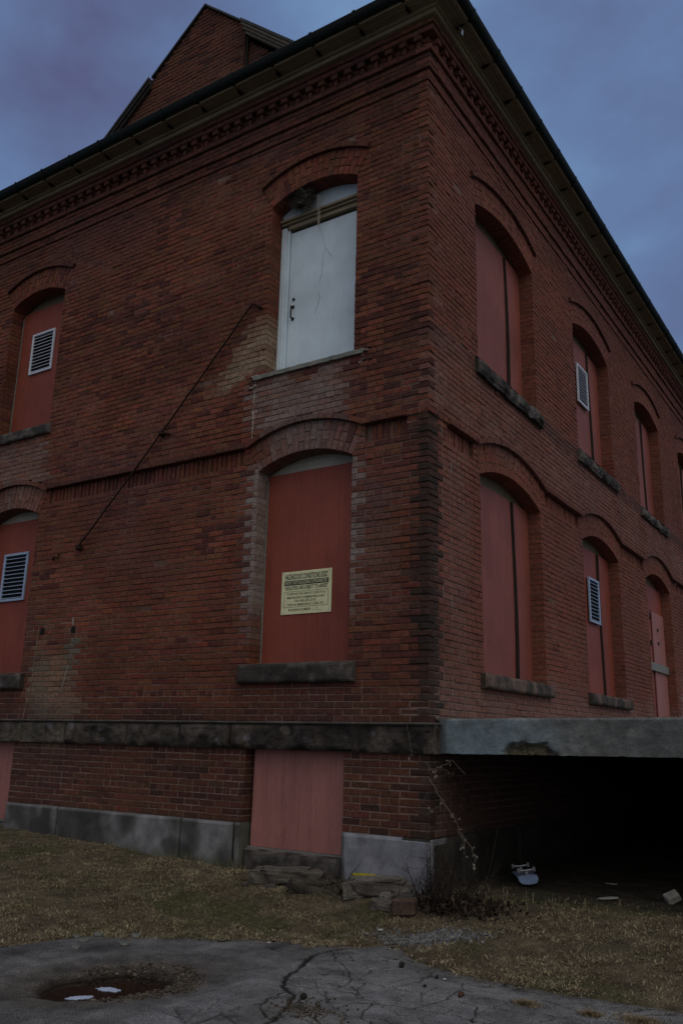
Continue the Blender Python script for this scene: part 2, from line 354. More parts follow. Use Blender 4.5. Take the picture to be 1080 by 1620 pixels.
# ---------------------------------------------------------------- brickwork
TH = 0.067; Z0 = 0.19; MOD = 0.2135; JT = 0.010
REDS = [(0.175, 0.061, 0.037), (0.205, 0.072, 0.042), (0.15, 0.054, 0.036), (0.225, 0.083, 0.047), (0.125, 0.049, 0.035), (0.18, 0.073, 0.048), (0.16, 0.054, 0.033)]
def blob(u, z, cu, cz, ru, rz, w_=0.35, s=3.0, seed=0.0):
    d = hypot((u-cu)/ru, (z-cz)/rz)+w_*nz(u, z, seed, s); return sst(1.05, 0.6, d)
def stains_shade(face, u, z):
    """(lime, soot, tan, moss) on a wall; u = x on the front, y on the side"""
    lime = soot_shade = tan = moss = 0.0
    if face == 'F':
        lime = max(lime, 0.9*blob(u, z, -1.62, 3.65, 0.72, 0.55, 0.5, 3.5, 1), 0.55*blob(u, z, -1.45, 3.2, 0.85, 0.25, 0.4, 4, 2))
        lime = max(lime, 1.25*sst(-2.36, -2.28, u)*(1-sst(-2.15, -2.10, u))*sst(1.0, 1.6, z+0.25*nz(u, z, 4, 5))*sst(3.15, 2.9, z))
        lime = max(lime, 1.2*sst(-0.95, -0.93, u)*sst(-0.78, -0.87, u+0.1*nz(u, z, 5, 6))*sst(0.9, 1.7, z+0.4*nz(u, z, 6, 3))*sst(3.2, 2.95, z))
        lime = max(lime, 0.22*blob(u, z, -0.6, 2.0, 0.24, 0.8, 0.5, 4, 6))
        lime = max(lime, 0.55*blob(u, z, -6.6, 3.65, 0.75, 0.5, 0.5, 3.5, 7), 0.4*blob(u, z, -6.6, 3.2, 0.8, 0.25, 0.3, 3.5, 7))
        a = sst(-3.05, -2.75, u)*sst(-2.12, -2.2, u)          # pale triangle right of the rod
        tan = max(tan, 0.8*a*sst(-0.02, 0.06, z-(4.0+0.38*(u+2.85)))*sst(5.02, 4.75, z-0.15*nz(u, z, 3, 4))*sst(0.1, -0.25, (z-4.15)-1.3*(u+2.95)))
        tan = max(tan, 0.5*blob(u, z, -5.35, 0.55, 0.6, 0.7, 0.6, 2.5, 4))
        moss = max(moss, 0.75*blob(u, z, -5.05, 0.95, 0.11, 0.40, 0.35, 5, 8), 0.5*blob(u, z, -5.62, 0.55, 0.20, 0.75, 0.4, 4, 9))
        soot_shade = max(soot_shade, min(1.0, 1.05*sst(-0.24, -0.08, u+0.06*nz(u, z, 1, 9))*sst(3.4, 3.2, z)*(0.85+0.3*nz(u, z, 2, 4))))
        soot_shade = max(soot_shade, 0.45*sst(6.4, 7.6, z+0.3*nz(u, z, 2, 1)), 0.30*sst(-0.9, -0.3, u)*sst(3.3, 3.5, z))
        soot_shade = max(soot_shade, 0.55*sst(0.55, 0.2, z+0.12*nz(u, z, 4, 3)), 0.5*sst(-2.6, -2.25, u)*sst(0.75, 0.3, z))
    else:
        soot_shade = max(soot_shade, min(1.0, 1.2*sst(0.30, 0.17, u+0.04*nz(u, z, 1, 9))*sst(3.4, 3.2, z)*(0.85+0.3*nz(u, z, 2, 4))))
        soot_shade = max(soot_shade, 0.3*sst(6.4, 7.6, z+0.3*nz(u, z, 2, 1)))
        lime = max(lime, 0.30*sst(0.25, 0.45, u)*sst(1.15, 0.7, u)*sst(3.3, 3.0, z)*(0.7+0.5*nz(u, z, 3, 3)))
        lime = max(lime, 0.33*sst(3.3, 3.4, z)*sst(4.4, 4.2, z)*(0.6+0.6*nz(u, z, 4, 2)), 0.42*sst(0.95, 0.35, z+0.2*nz(u, z, 5, 2)))
        soot_shade = max(soot_shade, 0.5*sst(4.0, 4.15, z-0.1*nz(u, z, 5, 1.5))*sst(4.35, 4.25, z)*(1 if u > 3.2 else 0.4))
        lime = max(lime, 0.8*blob(u, z, 10.9, 0.8, 0.5, 0.5, 0.4, 4, 3))
    if z < -0.05: soot_shade = max(soot_shade, 0.30 if face == 'F' else 0.7)  # side face: shade below the dock slab painted into the brick colour
    return lime, soot_shade, tan, moss
def brick_col(face, u, z, rnd=None):
    r_ = R.random() if rnd is None else rnd
    c = REDS[int(r_*len(REDS)) % len(REDS)]
    d = 0.5+0.5*nz(u, z, 5.5 if face == 'F' else 8.5, 0.7)
    c = lerp(c, (0.185, 0.060, 0.037), 0.58)
    c = tuple(k*(0.42+0.56*d+0.46*(0.5+0.5*nz(u, z, 15.5, 1.9)))*R.uniform(.88, 1.12) for k in c)
    if R.random() < 0.05+0.30*sst(-0.05, 0.35, nz(u, z, 77, 0.8)+(0.22 if face == 'F' and u > -0.95 and z > 3.3 else -0.12)) and (face == 'F' or R.random() < 0.5): c = (0.085+0.03*R.random(), 0.034, 0.027)
    pr = sst(0.05, 0.5, nz(u, z, 11.5, 0.45)); c = lerp(c, (0.135, 0.058, 0.058), 0.4*pr)
    lm, st, tn, ms = stains_shade(face, u, z)
    if face == 'S': c = lerp(c, (0.215, 0.078, 0.058), 0.45)
    q = R.uniform(0.55, 1.0)
    c = lerp(c, (0.27, 0.225, 0.205), lm*q*0.8); c = lerp(c, (0.34, 0.26, 0.18), tn*q)
    c = lerp(c, (0.15, 0.145, 0.115), ms*q); c = lerp(c, (0.026, 0.024, 0.020), st*R.uniform(0.75, 1.0))
    return c
def mortar_col(face, u, z):
    k = 0.5+0.5*nz(u, z, 21.5, 1.1); f = 0.5+0.5*nz(u, z, 31.5, 6)
    c = lerp((0.085, 0.042, 0.032), (0.24, 0.155, 0.125), sst(0.3, 0.75, 0.65*k+0.35*f+(0.25*1.6*sst(0.75, 0.3, z) if face == 'F' else 0.08)))
    if face == 'F': c = lerp(c, (0.33, 0.235, 0.19), 0.6*sst(0.75, 0.35, z)*sst(0.3, 0.6, f))
    lm, st, tn, ms = stains_shade(face, u, z)
    if z < 0.75: st *= 0.4
    c = lerp(c, (0.30, 0.255, 0.235), lm*0.8); c = lerp(c, (0.30, 0.25, 0.18), tn*0.8)
    c = lerp(c, (0.2, 0.19, 0.15), ms*0.8); return lerp(c, (0.022, 0.018, 0.016), st*0.9)
class Face:
    """a wall plane: (u, out, z) -> world"""
    def __init__(s, kind, off=0.0): s.kind = kind; s.off = off
    def P(s, u, o, z): return (u, s.off-o, z) if s.kind == 'F' else (s.off+o, u, z)
    def s2u(s, t): return -t if s.kind == 'F' else t
    def quad(s, mb, p4, col, mi):
        q = [s.P(*p) for p in p4]; c = [col(p[0], p[2]) if callable(col) else col for p in p4]
        mb.add(q, [(0, 1, 2, 3)], c, mi)
    def brick(s, mb, u0, u1, z0, z1, out, depth, col, ch=0.0045, rot=0.0, tilt=0.0):
        if u0 > u1: u0, u1 = u1, u0
        uc, zc = (u0+u1)/2, (z0+z1)/2
        def pt(u, o, z):
            du, dz = u-uc, z-zc
            return s.P(uc+du*cos(rot)-dz*sin(rot), o+tilt*du, zc+du*sin(rot)+dz*cos(rot))
        j = lambda: R.uniform(-0.0022, 0.0022)
        vs = []
        for (i, o) in ((ch, out), (0, out-ch), (0, out-depth)):
            for a, b_ in ((u0+i, z0+i), (u1-i, z0+i), (u1-i, z1-i), (u0+i, z1-i)): vs.append(pt(a+j(), o, b_+j()))
        fs = [(0, 1, 2, 3)]
        for k in range(4):
            k2 = (k+1) % 4; fs.append((4+k, 4+k2, k2, k)); fs.append((8+k, 8+k2, 4+k2, 4+k))
        if s.kind != 'F': pass
        mb.add(vs, fs, col, 0)
class Arch:
    def __init__(s, uc, half, sill, spring, rise, t=0.33, hood=0.06, reveal=0.20):
        s.uc, s.half, s.sill, s.spring, s.t, s.hood, s.rev = uc, half, sill, spring, t, hood, reveal
        s.R = (half*half+rise*rise)/(2*rise); s.zc = spring+rise-s.R; s.phi = asin(half/s.R)
    def pol(s, r, a): return s.uc+r*sin(a), s.zc+r*cos(a)
    def cut(s, z0, z1):
        zm = (z0+z1)/2
        if zm < s.sill: return None
        if zm < s.spring: return (s.uc-s.half, s.uc+s.half)
        ro = s.R+s.t+s.hood; dz = zm-s.zc
        if dz >= ro: return None
        h = min(sqrt(ro*ro-dz*dz), dz*math.tan(s.phi)); return (s.uc-h, s.uc+h)
class Rect:
    def __init__(s, u0, u1, z0, z1, rev=0.1): s.u0, s.u1, s.sill, s.top, s.rev = u0, u1, z0, z1, rev
    def cut(s, z0, z1):
        zm = (z0+z1)/2; return (s.u0, s.u1) if s.sill < zm < s.top else None
def subtract(iv, cuts):
    out = [(a, b_, False, False) for a, b_ in iv]
    for c0, c1 in cuts:
        nw = []
        for a, b_, fa, fb in out:
            if c1 <= a or c0 >= b_: nw.append((a, b_, fa, fb)); continue
            if c0 > a: nw.append((a, c0, fa, True))
            if c1 < b_: nw.append((c1, b_, True, fb))
        out = nw
    return out
def rows(mb, F, z_start, n, smax, outf, opens, smin=0.0, corner=True, limits=None, skip=(), near=None, fkey=None):
    fk = fkey or F.kind
    for i in range(n):
        z0 = z_start+i*TH; z1 = z0+TH; zm = (z0+z1)/2; ob = outf(zm)
        lo, hi = smin, smax
        if limits:
            lm = limits(zm)
            if lm is None: continue
            lo, hi = lm
        if corner: lo = -ob if (i % 2 == (0 if F.kind == 'F' else 1)) else 0.1035
        cuts = []
        for o in opens:
            c = o.cut(z0, z1)
            if c: cuts.append(tuple(sorted((F.kind == 'F' and -c[0] or c[0], F.kind == 'F' and -c[1] or c[1]))) + (getattr(o, 'rev', 0.2),))
        for (ra, rb, sa, sb) in skip:
            if ra < zm < rb: cuts.append((sa, sb, 0.05))
        revs = [c[2] for c in cuts]
        ivs = subtract([(lo, hi)], [(c[0], c[1]) for c in cuts])
        head = (i % 6 == 4); md = 0.1068 if head else MOD
        ph = (lo if corner else (0.5*MOD if i % 2 else 0.0))
        for a, b_, fa, fb in ivs:
            if b_-a < 0.012: continue
            # mortar strip
            ea, eb = a+(0.004 if (fa or corner and a == lo) else 0), b_-(0.004 if fb else 0)
            mo = ob-(0.005 if F.kind == 'F' and zm < 0.6 else 0.0055)-(0.003 if F.kind == 'F' and zm < 0.6 else 0.005)*(0.5+0.5*nz(a*0.3, zm, 2.2, 1.3))
            step = 0.35; k = ea
            if corner and a == lo and a > 0: ea = -ob+0.006; k = ea
            while k < eb-1e-6:
                k2 = min(k+step, eb); u0, u1 = sorted((F.s2u(k), F.s2u(k2)))
                F.quad(mb, [(u0, mo, z0), (u1, mo, z0), (u1, mo, z1), (u0, mo, z1)], lambda u, z: mortar_col(fk, u, z), 1); k = k2
            for flag, e_ in ((fa, ea), (fb, eb)):
                if flag:
                    u = F.s2u(e_); F.quad(mb, [(u, mo, z0), (u, ob-0.30, z0), (u, ob-0.30, z1), (u, mo, z1)], lambda uu, z: mortar_col(fk, uu, z), 1)
            # bricks
            k = ph+math.floor((a-ph)/md)*md; cut_pts = [a]
            while k < b_:
                if k > a+0.035 and k < b_-0.035: cut_pts.append(k+R.uniform(-.004, .004))
                k += md
            cut_pts.append(b_)
            for q in range(len(cut_pts)-1):
                s0, s1 = cut_pts[q], cut_pts[q+1]
                g0 = 0 if (q == 0 and (fa or corner)) else JT/2; g1 = 0 if (q == len(cut_pts)-2 and fb) else JT/2
                if near and not near(F.s2u((s0+s1)/2), zm): continue
                deep = (q == 0 and fa) or (q == len(cut_pts)-2 and fb)
                crn = corner and q == 0 and a == lo
                u = F.s2u((s0+s1)/2); o = ob+R.gauss(0, 0.0022)
                rr = R.random()
                o = max(o, mo+0.003)
                if rr < 0.02 and not crn and zm > 0.8: o -= R.uniform(0.003, 0.006)
                elif rr < 0.045: o += R.uniform(0.003, 0.007)
                if crn: o += R.uniform(-0.005, 0.006); s0 += R.uniform(-0.010, 0.006)
                wave = 0.0025*nz(u, zm, 3.7, 0.8)
                F.brick(mb, F.s2u(s0+g0), F.s2u(s1-g1), z0+JT/2+wave+R.uniform(-.0012, .0012), z1-JT/2+wave+R.uniform(-.0012, .0012), o, (0.215 if deep else (0.115 if crn else 0.03)), brick_col(fk, u, zm), 0.0045 if not crn else R.uniform(0.005, 0.011), R.uniform(-.004, .004))
def ring(mb, F, A, out, fk=None, hood_out=0.03, hood=True):
    """arch of voussoirs with its mortar, soffit and hood course"""
    fk = fk or F.kind; arc = A.R*2*A.phi; nb = int(round(arc/0.074)); st = 2*A.phi/nb
    for i in range(nb):
        a0, a1 = -A.phi+i*st, -A.phi+(i+1)*st
        splits = [0, 0.105, A.t] if i % 2 == 0 else [0, 0.212, A.t]
        if R.random() < 0.3: splits = [0, 0.105, 0.212, A.t]
        mc = lambda u, z: mortar_col(fk, u, z)
        p = [A.pol(A.R+0.004, a0), A.pol(A.R+0.004, a1), A.pol(A.R+A.t+A.hood, a1), A.pol(A.R+A.t+A.hood, a0)]
        F.quad(mb, [(u, out-0.010, z) for u, z in p], mc, 1)
        F.quad(mb, [(*p[0][:1], out-0.3, p[0][1]), (p[1][0], out-0.3, p[1][1]), (p[1][0], out-0.01, p[1][1]), (p[0][0], out-0.01, p[0][1])], mc, 1)
        for r0, r1 in zip(splits, splits[1:]):
            b0, b1 = a0+0.0045/A.R, a1-0.0045/A.R; q0, q1 = A.R+r0+(0.004 if r0 else 0), A.R+r1-0.005
            um, zm = A.pol((q0+q1)/2, (a0+a1)/2); col = brick_col(fk, um, zm); o = out+R.gauss(0, 0.002); dp = 0.215 if r0 == 0 else 0.03
            c4 = [A.pol(q0, b0), A.pol(q0, b1), A.pol(q1, b1), A.pol(q1, b0)]; cx, cz = um, zm
            vs = []
            for ins, oo in ((0.07, o), (0, o-0.0045), (0, o-dp)):
                for u, z in c4: vs.append(F.P(u+(cx-u)*ins, oo, z+(cz-z)*ins*0.4))
            fs = [(0, 1, 2, 3)]
            for k in range(4):
                k2 = (k+1) % 4; fs += [(4+k, 4+k2, k2, k), (8+k, 8+k2, 4+k2, 4+k)]
            mb.add(vs, fs, col, 0)
    if hood:
        Rh = A.R+A.t; nh = int(round(Rh*2*A.phi/0.21)); sh = 2*A.phi/nh
        for i in range(nh):
            a0, a1 = -A.phi+i*sh+0.003, -A.phi+(i+1)*sh-0.003
            um, zm = A.pol(Rh+0.03, (a0+a1)/2); col = brick_col(fk, um, zm); col = lerp(col, (0.05, 0.03, 0.026), 0.35)
            for k in range(3):
                b0, b1 = a0+(a1-a0)*k/3, a0+(a1-a0)*(k+1)/3
                c4 = [A.pol(Rh+0.004, b0), A.pol(Rh+0.004, b1), A.pol(Rh+A.hood+0.003, b1), A.pol(Rh+A.hood+0.003, b0)]
                vs = [F.P(u, hood_out, z) for u, z in c4]+[F.P(u, -0.03, z) for u, z in c4]
                fs = [(0, 1, 2, 3), (4, 5, 1, 0), (5, 6, 2, 1), (6, 7, 3, 2), (7, 4, 0, 3)]
                mb.add(vs, fs, col, 0)
FR, SD = Face('F'), Face('S')
WX = -11.0; SY = 16.0
# openings (u centre, half width, sill, spring, rise)
FL = [Arch(-1.549, 0.636, 0.775, 2.965, 0.155), Arch(-6.64, 0.61, 0.765, 2.945, 0.15)]
FU = [Arch(-1.53, 0.62, 4.15, 6.40, 0.155), Arch(-6.6, 0.60, 4.262, 6.38, 0.15)]
FB = [Rect(-2.17, -0.938, -1.2, -0.02, 0.1), Rect(-7.2, -5.985, -1.2, -0.02, 0.1)]
SL = [Arch(2.20, 0.945, 0.735, 2.955, 0.19, reveal=.18), Arch(5.77, 0.93, 0.735, 2.945, 0.19, reveal=.18), Arch(9.29, 0.90, 0.245, 2.965, 0.19, reveal=.18), Arch(12.85, 0.93, 0.735, 2.955, 0.19, reveal=.18)]
SU = [Arch(2.16, 0.945, 4.30, 6.41, 0.19, reveal=.18), Arch(5.75, 0.93, 4.30, 6.405, 0.19, reveal=.18), Arch(9.25, 0.90, 4.25, 6.33, 0.19, reveal=.18), Arch(12.8, 0.93, 4.30, 6.36, 0.19, reveal=.18)]
B = empty('brick_building', (-5, 5, -1.28))
tag(B, 'two storey dark red brick mill building with boarded arched windows and black gutter', 'building')
UP = 3.272
def out_wall(z): return 0.018 if z > UP else 0.0
def out_cornice(z):
    for lim, o in ((7.44, 0.045), (7.57, 0.085), (7.64, 0.085)):
        if z < lim: return o
    return 0.085
N_MAIN = 106; ZC = Z0+N_MAIN*TH           # 7.292 : foot of the cornice
def wall(face, opens, smax, bands):
    mb = MB(); F = FR if face == 'F' else SD
    skip = [(3.071-.01, 3.272+.01, a, b_) for a, b_ in bands]
    rows(mb, F, Z0, N_MAIN, smax, lambda z: (0.045 if UP-.01 < z < UP+TH and False else out_wall(z)), opens, skip=skip)
    for A in opens:
        ring(mb, F, A, 0.0 if A.spring < 4 else 0.018, hood_out=0.055 if A.spring < 4 else 0.06)
    # recessed soldier bands under the string lip
    for a, b_ in bands:
        k = a
        F.quad(mb, [(F.s2u(b_ if face == 'F' else a), -0.05, 3.06), (F.s2u(a if face == 'F' else b_), -0.05, 3.06), (F.s2u(a if face == 'F' else b_), -0.05, 3.28), (F.s2u(b_ if face == 'F' else a), -0.05, 3.28)], lambda u, z: mortar_col(face, u, z), 1)
        while k < b_-0.06:
            u = F.s2u(k+0.035); F.brick(mb, F.s2u(k+0.008), F.s2u(k+0.062), 3.071, 3.262, -0.022+R.uniform(-.012, .006), 0.03, brick_col(face, u, 3.15), 0.006, R.uniform(-.012, .012)); k += 0.074
    # projecting lip bricks over the bands
    for a, b_ in bands:
        k = a-0.02
        while k < b_+0.02:
            k2 = min(k+MOD, b_+0.02); u = F.s2u((k+k2)/2)
            F.brick(mb, F.s2u(k+.003), F.s2u(k2-.003), 3.266, 3.333, 0.058+R.uniform(-.004, .004), 0.08, lerp(brick_col(face, u, 3.3), (0.04, 0.028, 0.024), 0.4), 0.006); k = k2
    # cornice courses
    return mb
bandsF = [(-0.00, 0.757), (2.424, 5.842), (7.46, 11.0)]
bandsF = [(0.26, 0.757), (2.40, 5.842), (7.46, 11.0)]
bandsS = [(0.42, 1.07), (3.32, 4.70), (6.85, 8.24), (10.35, 11.75), (13.95, 16)]
mbF = wall('F', FL+FU, -WX, bandsF); mbS = wall('S', SL+SU, SY, bandsS)
# plinth courses below the stone belt
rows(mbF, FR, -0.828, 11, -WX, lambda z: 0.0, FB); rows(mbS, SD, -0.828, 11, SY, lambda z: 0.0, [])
mbF.build('wall', ['brick', 'mortar'], B); mbS.build('wall', ['brick', 'mortar'], B)
# closing walls and floor of the shell
g = MB()
for a, b_ in (((WX, 0.32, -1.4), (WX+.3, 12, 8.05)), ((WX, 12, -1.4), (-0.32, 12.3, 8.05)), ((-0.6, SY, -1.4), (-0.0, SY+.3, 8.05))): g.box(a, b_, (0.17, 0.047, 0.033))
g.build('wall', 'brick', B)
# cornice: stepped brick courses and dentils
g = MB()
zz = ZC
prof = [(7.292, 7.36, 0.038), (7.36, 7.43, 0.036), (7.43, 7.497, 0.068), (7.497, 7.563, 0.066), (7.563, 7.63, 0.066), (7.63, 7.697, 0.102), (7.697, 7.85, 0.055), (7.85, 7.92, 0.142), (7.92, 7.988, 0.165)]
for F, smax in ((FR, -WX), (SD, SY)):
    for i, (z0, z1, o) in enumerate(prof):
        k = -o if (i % 2 == (0 if F.kind == 'F' else 1)) else 0.1035
        if F.kind == 'F' and False: pass
        F.quad(g, [(F.s2u(smax) if F.kind == 'F' else -o+.01, o-0.010, z0), ((o-.01) if F.kind == 'F' else smax, o-0.010, z0), ((o-.01) if F.kind == 'F' else smax, o-0.010, z1), (F.s2u(smax) if F.kind == 'F' else -o+.01, o-0.010, z1)], lambda u, z: mortar_col(F.kind, u, z), 1)
        while k < smax:
            k2 = min(k+MOD, smax); u = F.s2u((k+k2)/2); c = brick_col(F.kind, u, z0)
            n_ = 1 if z1-z0 < 0.1 else 2
            for q in range(n_):
                F.brick(g, F.s2u(k+.004), F.s2u(k2-.004), z0+.003+(z1-z0)*q/n_, z0-.003+(z1-z0)*(q+1)/n_, o+R.gauss(0, .002), 0.2, c if q == 0 else brick_col(F.kind, u, z1), 0.005)
            k = k2
    k = 0.02
    while k < smax:
        u = F.s2u(k+0.05); c = brick_col(F.kind, u, 7.8)
        F.brick(g, F.s2u(k), F.s2u(k+0.095), 7.785, 7.851, 0.128, 0.1, c, 0.005)
        F.brick(g, F.s2u(k+0.018), F.s2u(k+0.07), 7.70, 7.787, 0.098, 0.1, c, 0.005); k += 0.19
cor = g.build('cornice', ['brick', 'mortar'], B)
# wooden bed moulding, soffit
g = MB()
for (o0, o1, z0, z1) in ((0.12, 0.215, 7.99, 8.045), (0.12, 0.25, 8.04, 8.085)):
    g.box((WX, -o1, z0), (o1, -o0, z1), ch=0.008); g.box((o0, -o0+.001, z0), (o1, SY, z1), ch=0.008)
g.build('bed_moulding', 'tan_paint', B)
g = MB()
for k in range(3):
    y0 = 0.248+k*0.06
    g.box((WX, -y0-.056, 8.070), (y0+.056, -y0, 8.09), ch=0.003); g.box((y0, -y0+.001, 8.070), (y0+.056, SY, 8.09), ch=0.003)
g.box((WX, -0.435, 8.085), (0.435, -0.415, 8.17)); g.box((0.415, -0.414, 8.085), (0.435, SY, 8.17))
g.build('soffit', 'olive_paint', B)
# gutter, half round, mitred at the corner, with straps
g = MB(); prof_g = [(0.425+0.083*cos(a), 8.185+0.10*sin(a)) for a in linspace(pi, 2*pi, 11)]+[(0.510, 8.19), (0.510, 8.20), (0.495, 8.20)]
npf = len(prof_g)
stations = [('F', -x) for x in linspace(11, 0.01, 12)]
vs = []
for x in linspace(WX, 0.0, 14): vs += [(x if x < 0 else o, -o, z) for o, z in prof_g]
for y in linspace(0.0, SY, 18)[1:]: vs += [(o, y, z) for o, z in prof_g]
fs = []
for i in range(30):
    for k in range(npf-1): fs.append((i*npf+k, i*npf+k+1, (i+1)*npf+k+1, (i+1)*npf+k))
g.add(vs, fs); gut = g.build('gutter', 'gutter', B, smooth=True)
def strap(face, u, loose=False):
    h = MB(); F = FR if face == 'F' else SD; wd = 0.021
    pts = [(0.27, 8.055), (0.34, 8.06)]+[(0.425+0.090*cos(a), 8.185+0.107*sin(a)) for a in linspace(pi*1.0, 2*pi, 8)]+[(0.512, 8.215)]
    if loose: pts = [(0.30, 8.06), (0.33, 8.0), (0.37, 7.96), (0.36, 7.90)]
    for (o0, z0), (o1, z1) in zip(pts, pts[1:]):
        a = [F.P(u-wd, o0, z0), F.P(u+wd, o0, z0), F.P(u+wd, o1, z1), F.P(u-wd, o1, z1)]
        b_ = [F.P(u-wd, o0, z0-.008), F.P(u+wd, o0, z0-.008), F.P(u+wd, o1, z1-.008), F.P(u-wd, o1, z1-.008)]
        h.add(a+b_, [(0, 1, 2, 3), (7, 6, 5, 4), (0, 4, 5, 1), (2, 6, 7, 3), (1, 5, 6, 2), (0, 3, 7, 4)])
    # brace down to the soffit
    if not loose: h.tube([F.P(u, 0.43, 8.095), F.P(u, 0.33, 8.06), F.P(u, 0.27, 8.06)], 0.011, 5)
    o = h.build('gutter_strap', 'steel' if loose else 'gutter', gut)
    if loose: o['label'] = 'pale bent gutter strap hanging loose near the corner'
x = -0.08
while x > WX: strap('F', x); x -= 0.615
y = 0.21
while y < SY: strap('S', y); y += 0.715
strap('S', 0.17, True)
# roof: hipped slopes above the gutter
g = MB(); ez, ro_ = 8.19, 0.42; rise = 0.62
g.add([(WX-.3, -ro_, ez), (ro_, -ro_, ez), (ro_, SY+.3, ez), (WX-.3, SY+.3, ez), (WX+5.7, 5.7, ez+6.1*rise), (-5.7, 5.7, ez+6.1*rise), (-5.7, SY-5.7, ez+6.1*rise), (WX+5.7, SY-5.7, ez+6.1*rise)],
      [(0, 1, 5, 4), (1, 2, 6, 5), (2, 3, 7, 6), (3, 0, 4, 7), (4, 5, 6, 7)])
g.build('roof', 'slate', B)
# ---- gable above the front eave
GA = (-4.07, 10.955); sL, sR = 0.815, 0.912
def glim(z, inset=0.0):
    a = GA[0]-(GA[1]-z)/sL+inset; b_ = GA[0]+(GA[1]-z)/sR-inset
    return (-b_, -a) if b_-a > 0.05 else None
gm = MB(); GF = Face('F', 0.5)
rows(gm, GF, 8.2, 42, 0, lambda z: 0.0, [], corner=False, limits=lambda z: (lambda q: None if q is None or max(q[0], 3.25) >= q[1] else (max(q[0], 3.25), q[1]))(glim(z, 0.05)), fkey='F')
GF2 = Face('F', 0.58)
rows(gm, GF2, 8.2, 42, 0, lambda z: 0.0, [], corner=False, limits=lambda z: (lambda q: None if q is None or q[0] >= 3.23 else (q[0], min(q[1], 3.23)))(glim(z, 0.30)), fkey='F')
gm.box((-3.27, 0.512, 8.0), (-3.25, 0.62, 10.0), (0.1, 0.03, 0.02))
gable = gm.build('gable', ['brick', 'mortar'], B)
def slope_board(mb, x0, x1, y0, y1, d0, d1, side):
    """board following the roof line: d measured down from the line"""
    s_ = sL if side < 0 else -sR
    zf = lambda x: GA[1]+(x-GA[0])*s_
    n_ = 10
    xs = linspace(x0, x1, n_)
    for a, b_ in zip(xs, xs[1:]):
        wob = 0.006*nz(a, 0, 2, 5); wob2 = 0.006*nz(b_, 0, 2, 5)
        v = [(a, y0, zf(a)-d1+wob), (b_, y0, zf(b_)-d1+wob2), (b_, y0, zf(b_)-d0+wob2), (a, y0, zf(a)-d0+wob), (a, y1, zf(a)-d1+wob), (b_, y1, zf(b_)-d1+wob2), (b_, y1, zf(b_)-d0+wob2), (a, y1, zf(a)-d0+wob)]
        mb.add(v, [(0, 1, 2, 3), (4, 7, 6, 5), (0, 4, 5, 1), (2, 6, 7, 3), (1, 5, 6, 2), (0, 3, 7, 4)])
g = MB(); slope_board(g, -5.119, GA[0], 0.46, 5.5, 0.0, 0.035, -1); slope_board(g, GA[0], -3.24, 0.46, 5.5, 0.0, 0.035, 1)
slope_board(g, -6.6, -5.12, 0.40, 5.5, 0.06, 0.11, -1); slope_board(g, -3.239, -1.9, 0.36, 5.5, 0.02, 0.07, 1)
g.build('gable_roof', 'slate', gable)
for sd_, xa, xb in ((1, -3.24, -1.9),):
    g = MB()
    for (ya, da, db) in ((0.39, 0.22, 0.26), (0.44, 0.26, 0.30), (0.50, 0.30, 0.34)): slope_board(g, xa, xb, ya, 0.578, da-(.15 if sd_ > 0 else 0), db-(.15 if sd_ > 0 else 0), sd_)
    g.build('rake_moulding', 'tan_paint', gable)
g = MB(); slope_board(g, -6.6, -5.12, 0.42, 0.49, 0.11, 0.17, -1); slope_board(g, -6.6, -5.12, 0.45, 0.492, 0.17, 0.23, -1); g.build('rake_moulding', 'dark_wood', gable)
g = MB(); g.tube([(-3.235, 0.57, 8.2), (-3.238, 0.55, 9.0), (-3.232, 0.55, 10.02)], 0.016, 6); g.build('downpipe', 'dark_iron', gable)

# ---- stone belt course (rock faced blocks)
def rock(mb, F, u0, u1, z0, z1, out, rough, colf, step=0.022, seed=0.0, depth=0.1, marg=0.018):
    us = linspace(u0, u1, max(3, int((u1-u0)/step)+1)); zs = linspace(z0, z1, max(3, int((z1-z0)/step)+1))
    def fn(u, z):
        ed = min(u-u0, u1-u, z-z0, z1-z); k = sst(0, marg*2, ed)
        o = out-0.02*(1-k)+rough*k*(0.7*nz(u, z, seed, 3.2, 3)+0.3*abs(nz(u, z, seed+3, 11, 3)))
        return F.P(u, o, z)
    mb.grid(us, zs, fn, lambda u, z, p: colf(u, z))
    q = lambda u, o, z: F.P(u, o, z)
    for u in (u0, u1):
        mb.add([q(u, out-.019, z0), q(u, out-depth, z0), q(u, out-depth, z1), q(u, out-.019, z1)], [(0, 1, 2, 3)], colf(u, z0))
    for z in (z0, z1):
        mb.add([q(u0, out-.019, z), q(u1, out-.019, z), q(u1, out-depth, z), q(u0, out-depth, z)], [(0, 1, 2, 3)], colf(u0, z))
def belt_col(u, z):
    k = 0.5+0.5*nz(u, z, 41, 3); c = lerp((0.036, 0.029, 0.024), (0.14, 0.113, 0.093), sst(0.35, 0.85, k+0.12*sin(7*math.floor(u/.9))))
    if -5.9 < u < -5.35 or -5.15 < u < -4.98: c = lerp(c, (0.15, 0.135, 0.10), 0.45)
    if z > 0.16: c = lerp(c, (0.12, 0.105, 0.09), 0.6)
    return lerp(c, (0.2, 0.19, 0.22), 0.55*sst(0.45, 0.7, nz(u, z, 44, 5)))
g = MB(); J = [-11, -9.9, -8.8, -7.75, -6.75, -5.82, -4.99, -3.92, -3.09, -2.35, -0.75, 0.075]
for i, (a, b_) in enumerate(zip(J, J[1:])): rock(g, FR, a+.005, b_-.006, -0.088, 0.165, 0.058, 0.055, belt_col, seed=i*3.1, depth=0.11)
for i, (a, b_) in enumerate(zip(J, J[1:])):
    g.box((a+.003, -0.075-R.uniform(0, .006), 0.163), (b_-.003, 0.02, 0.1905), (0.095, 0.083, 0.072), ch=0.010)
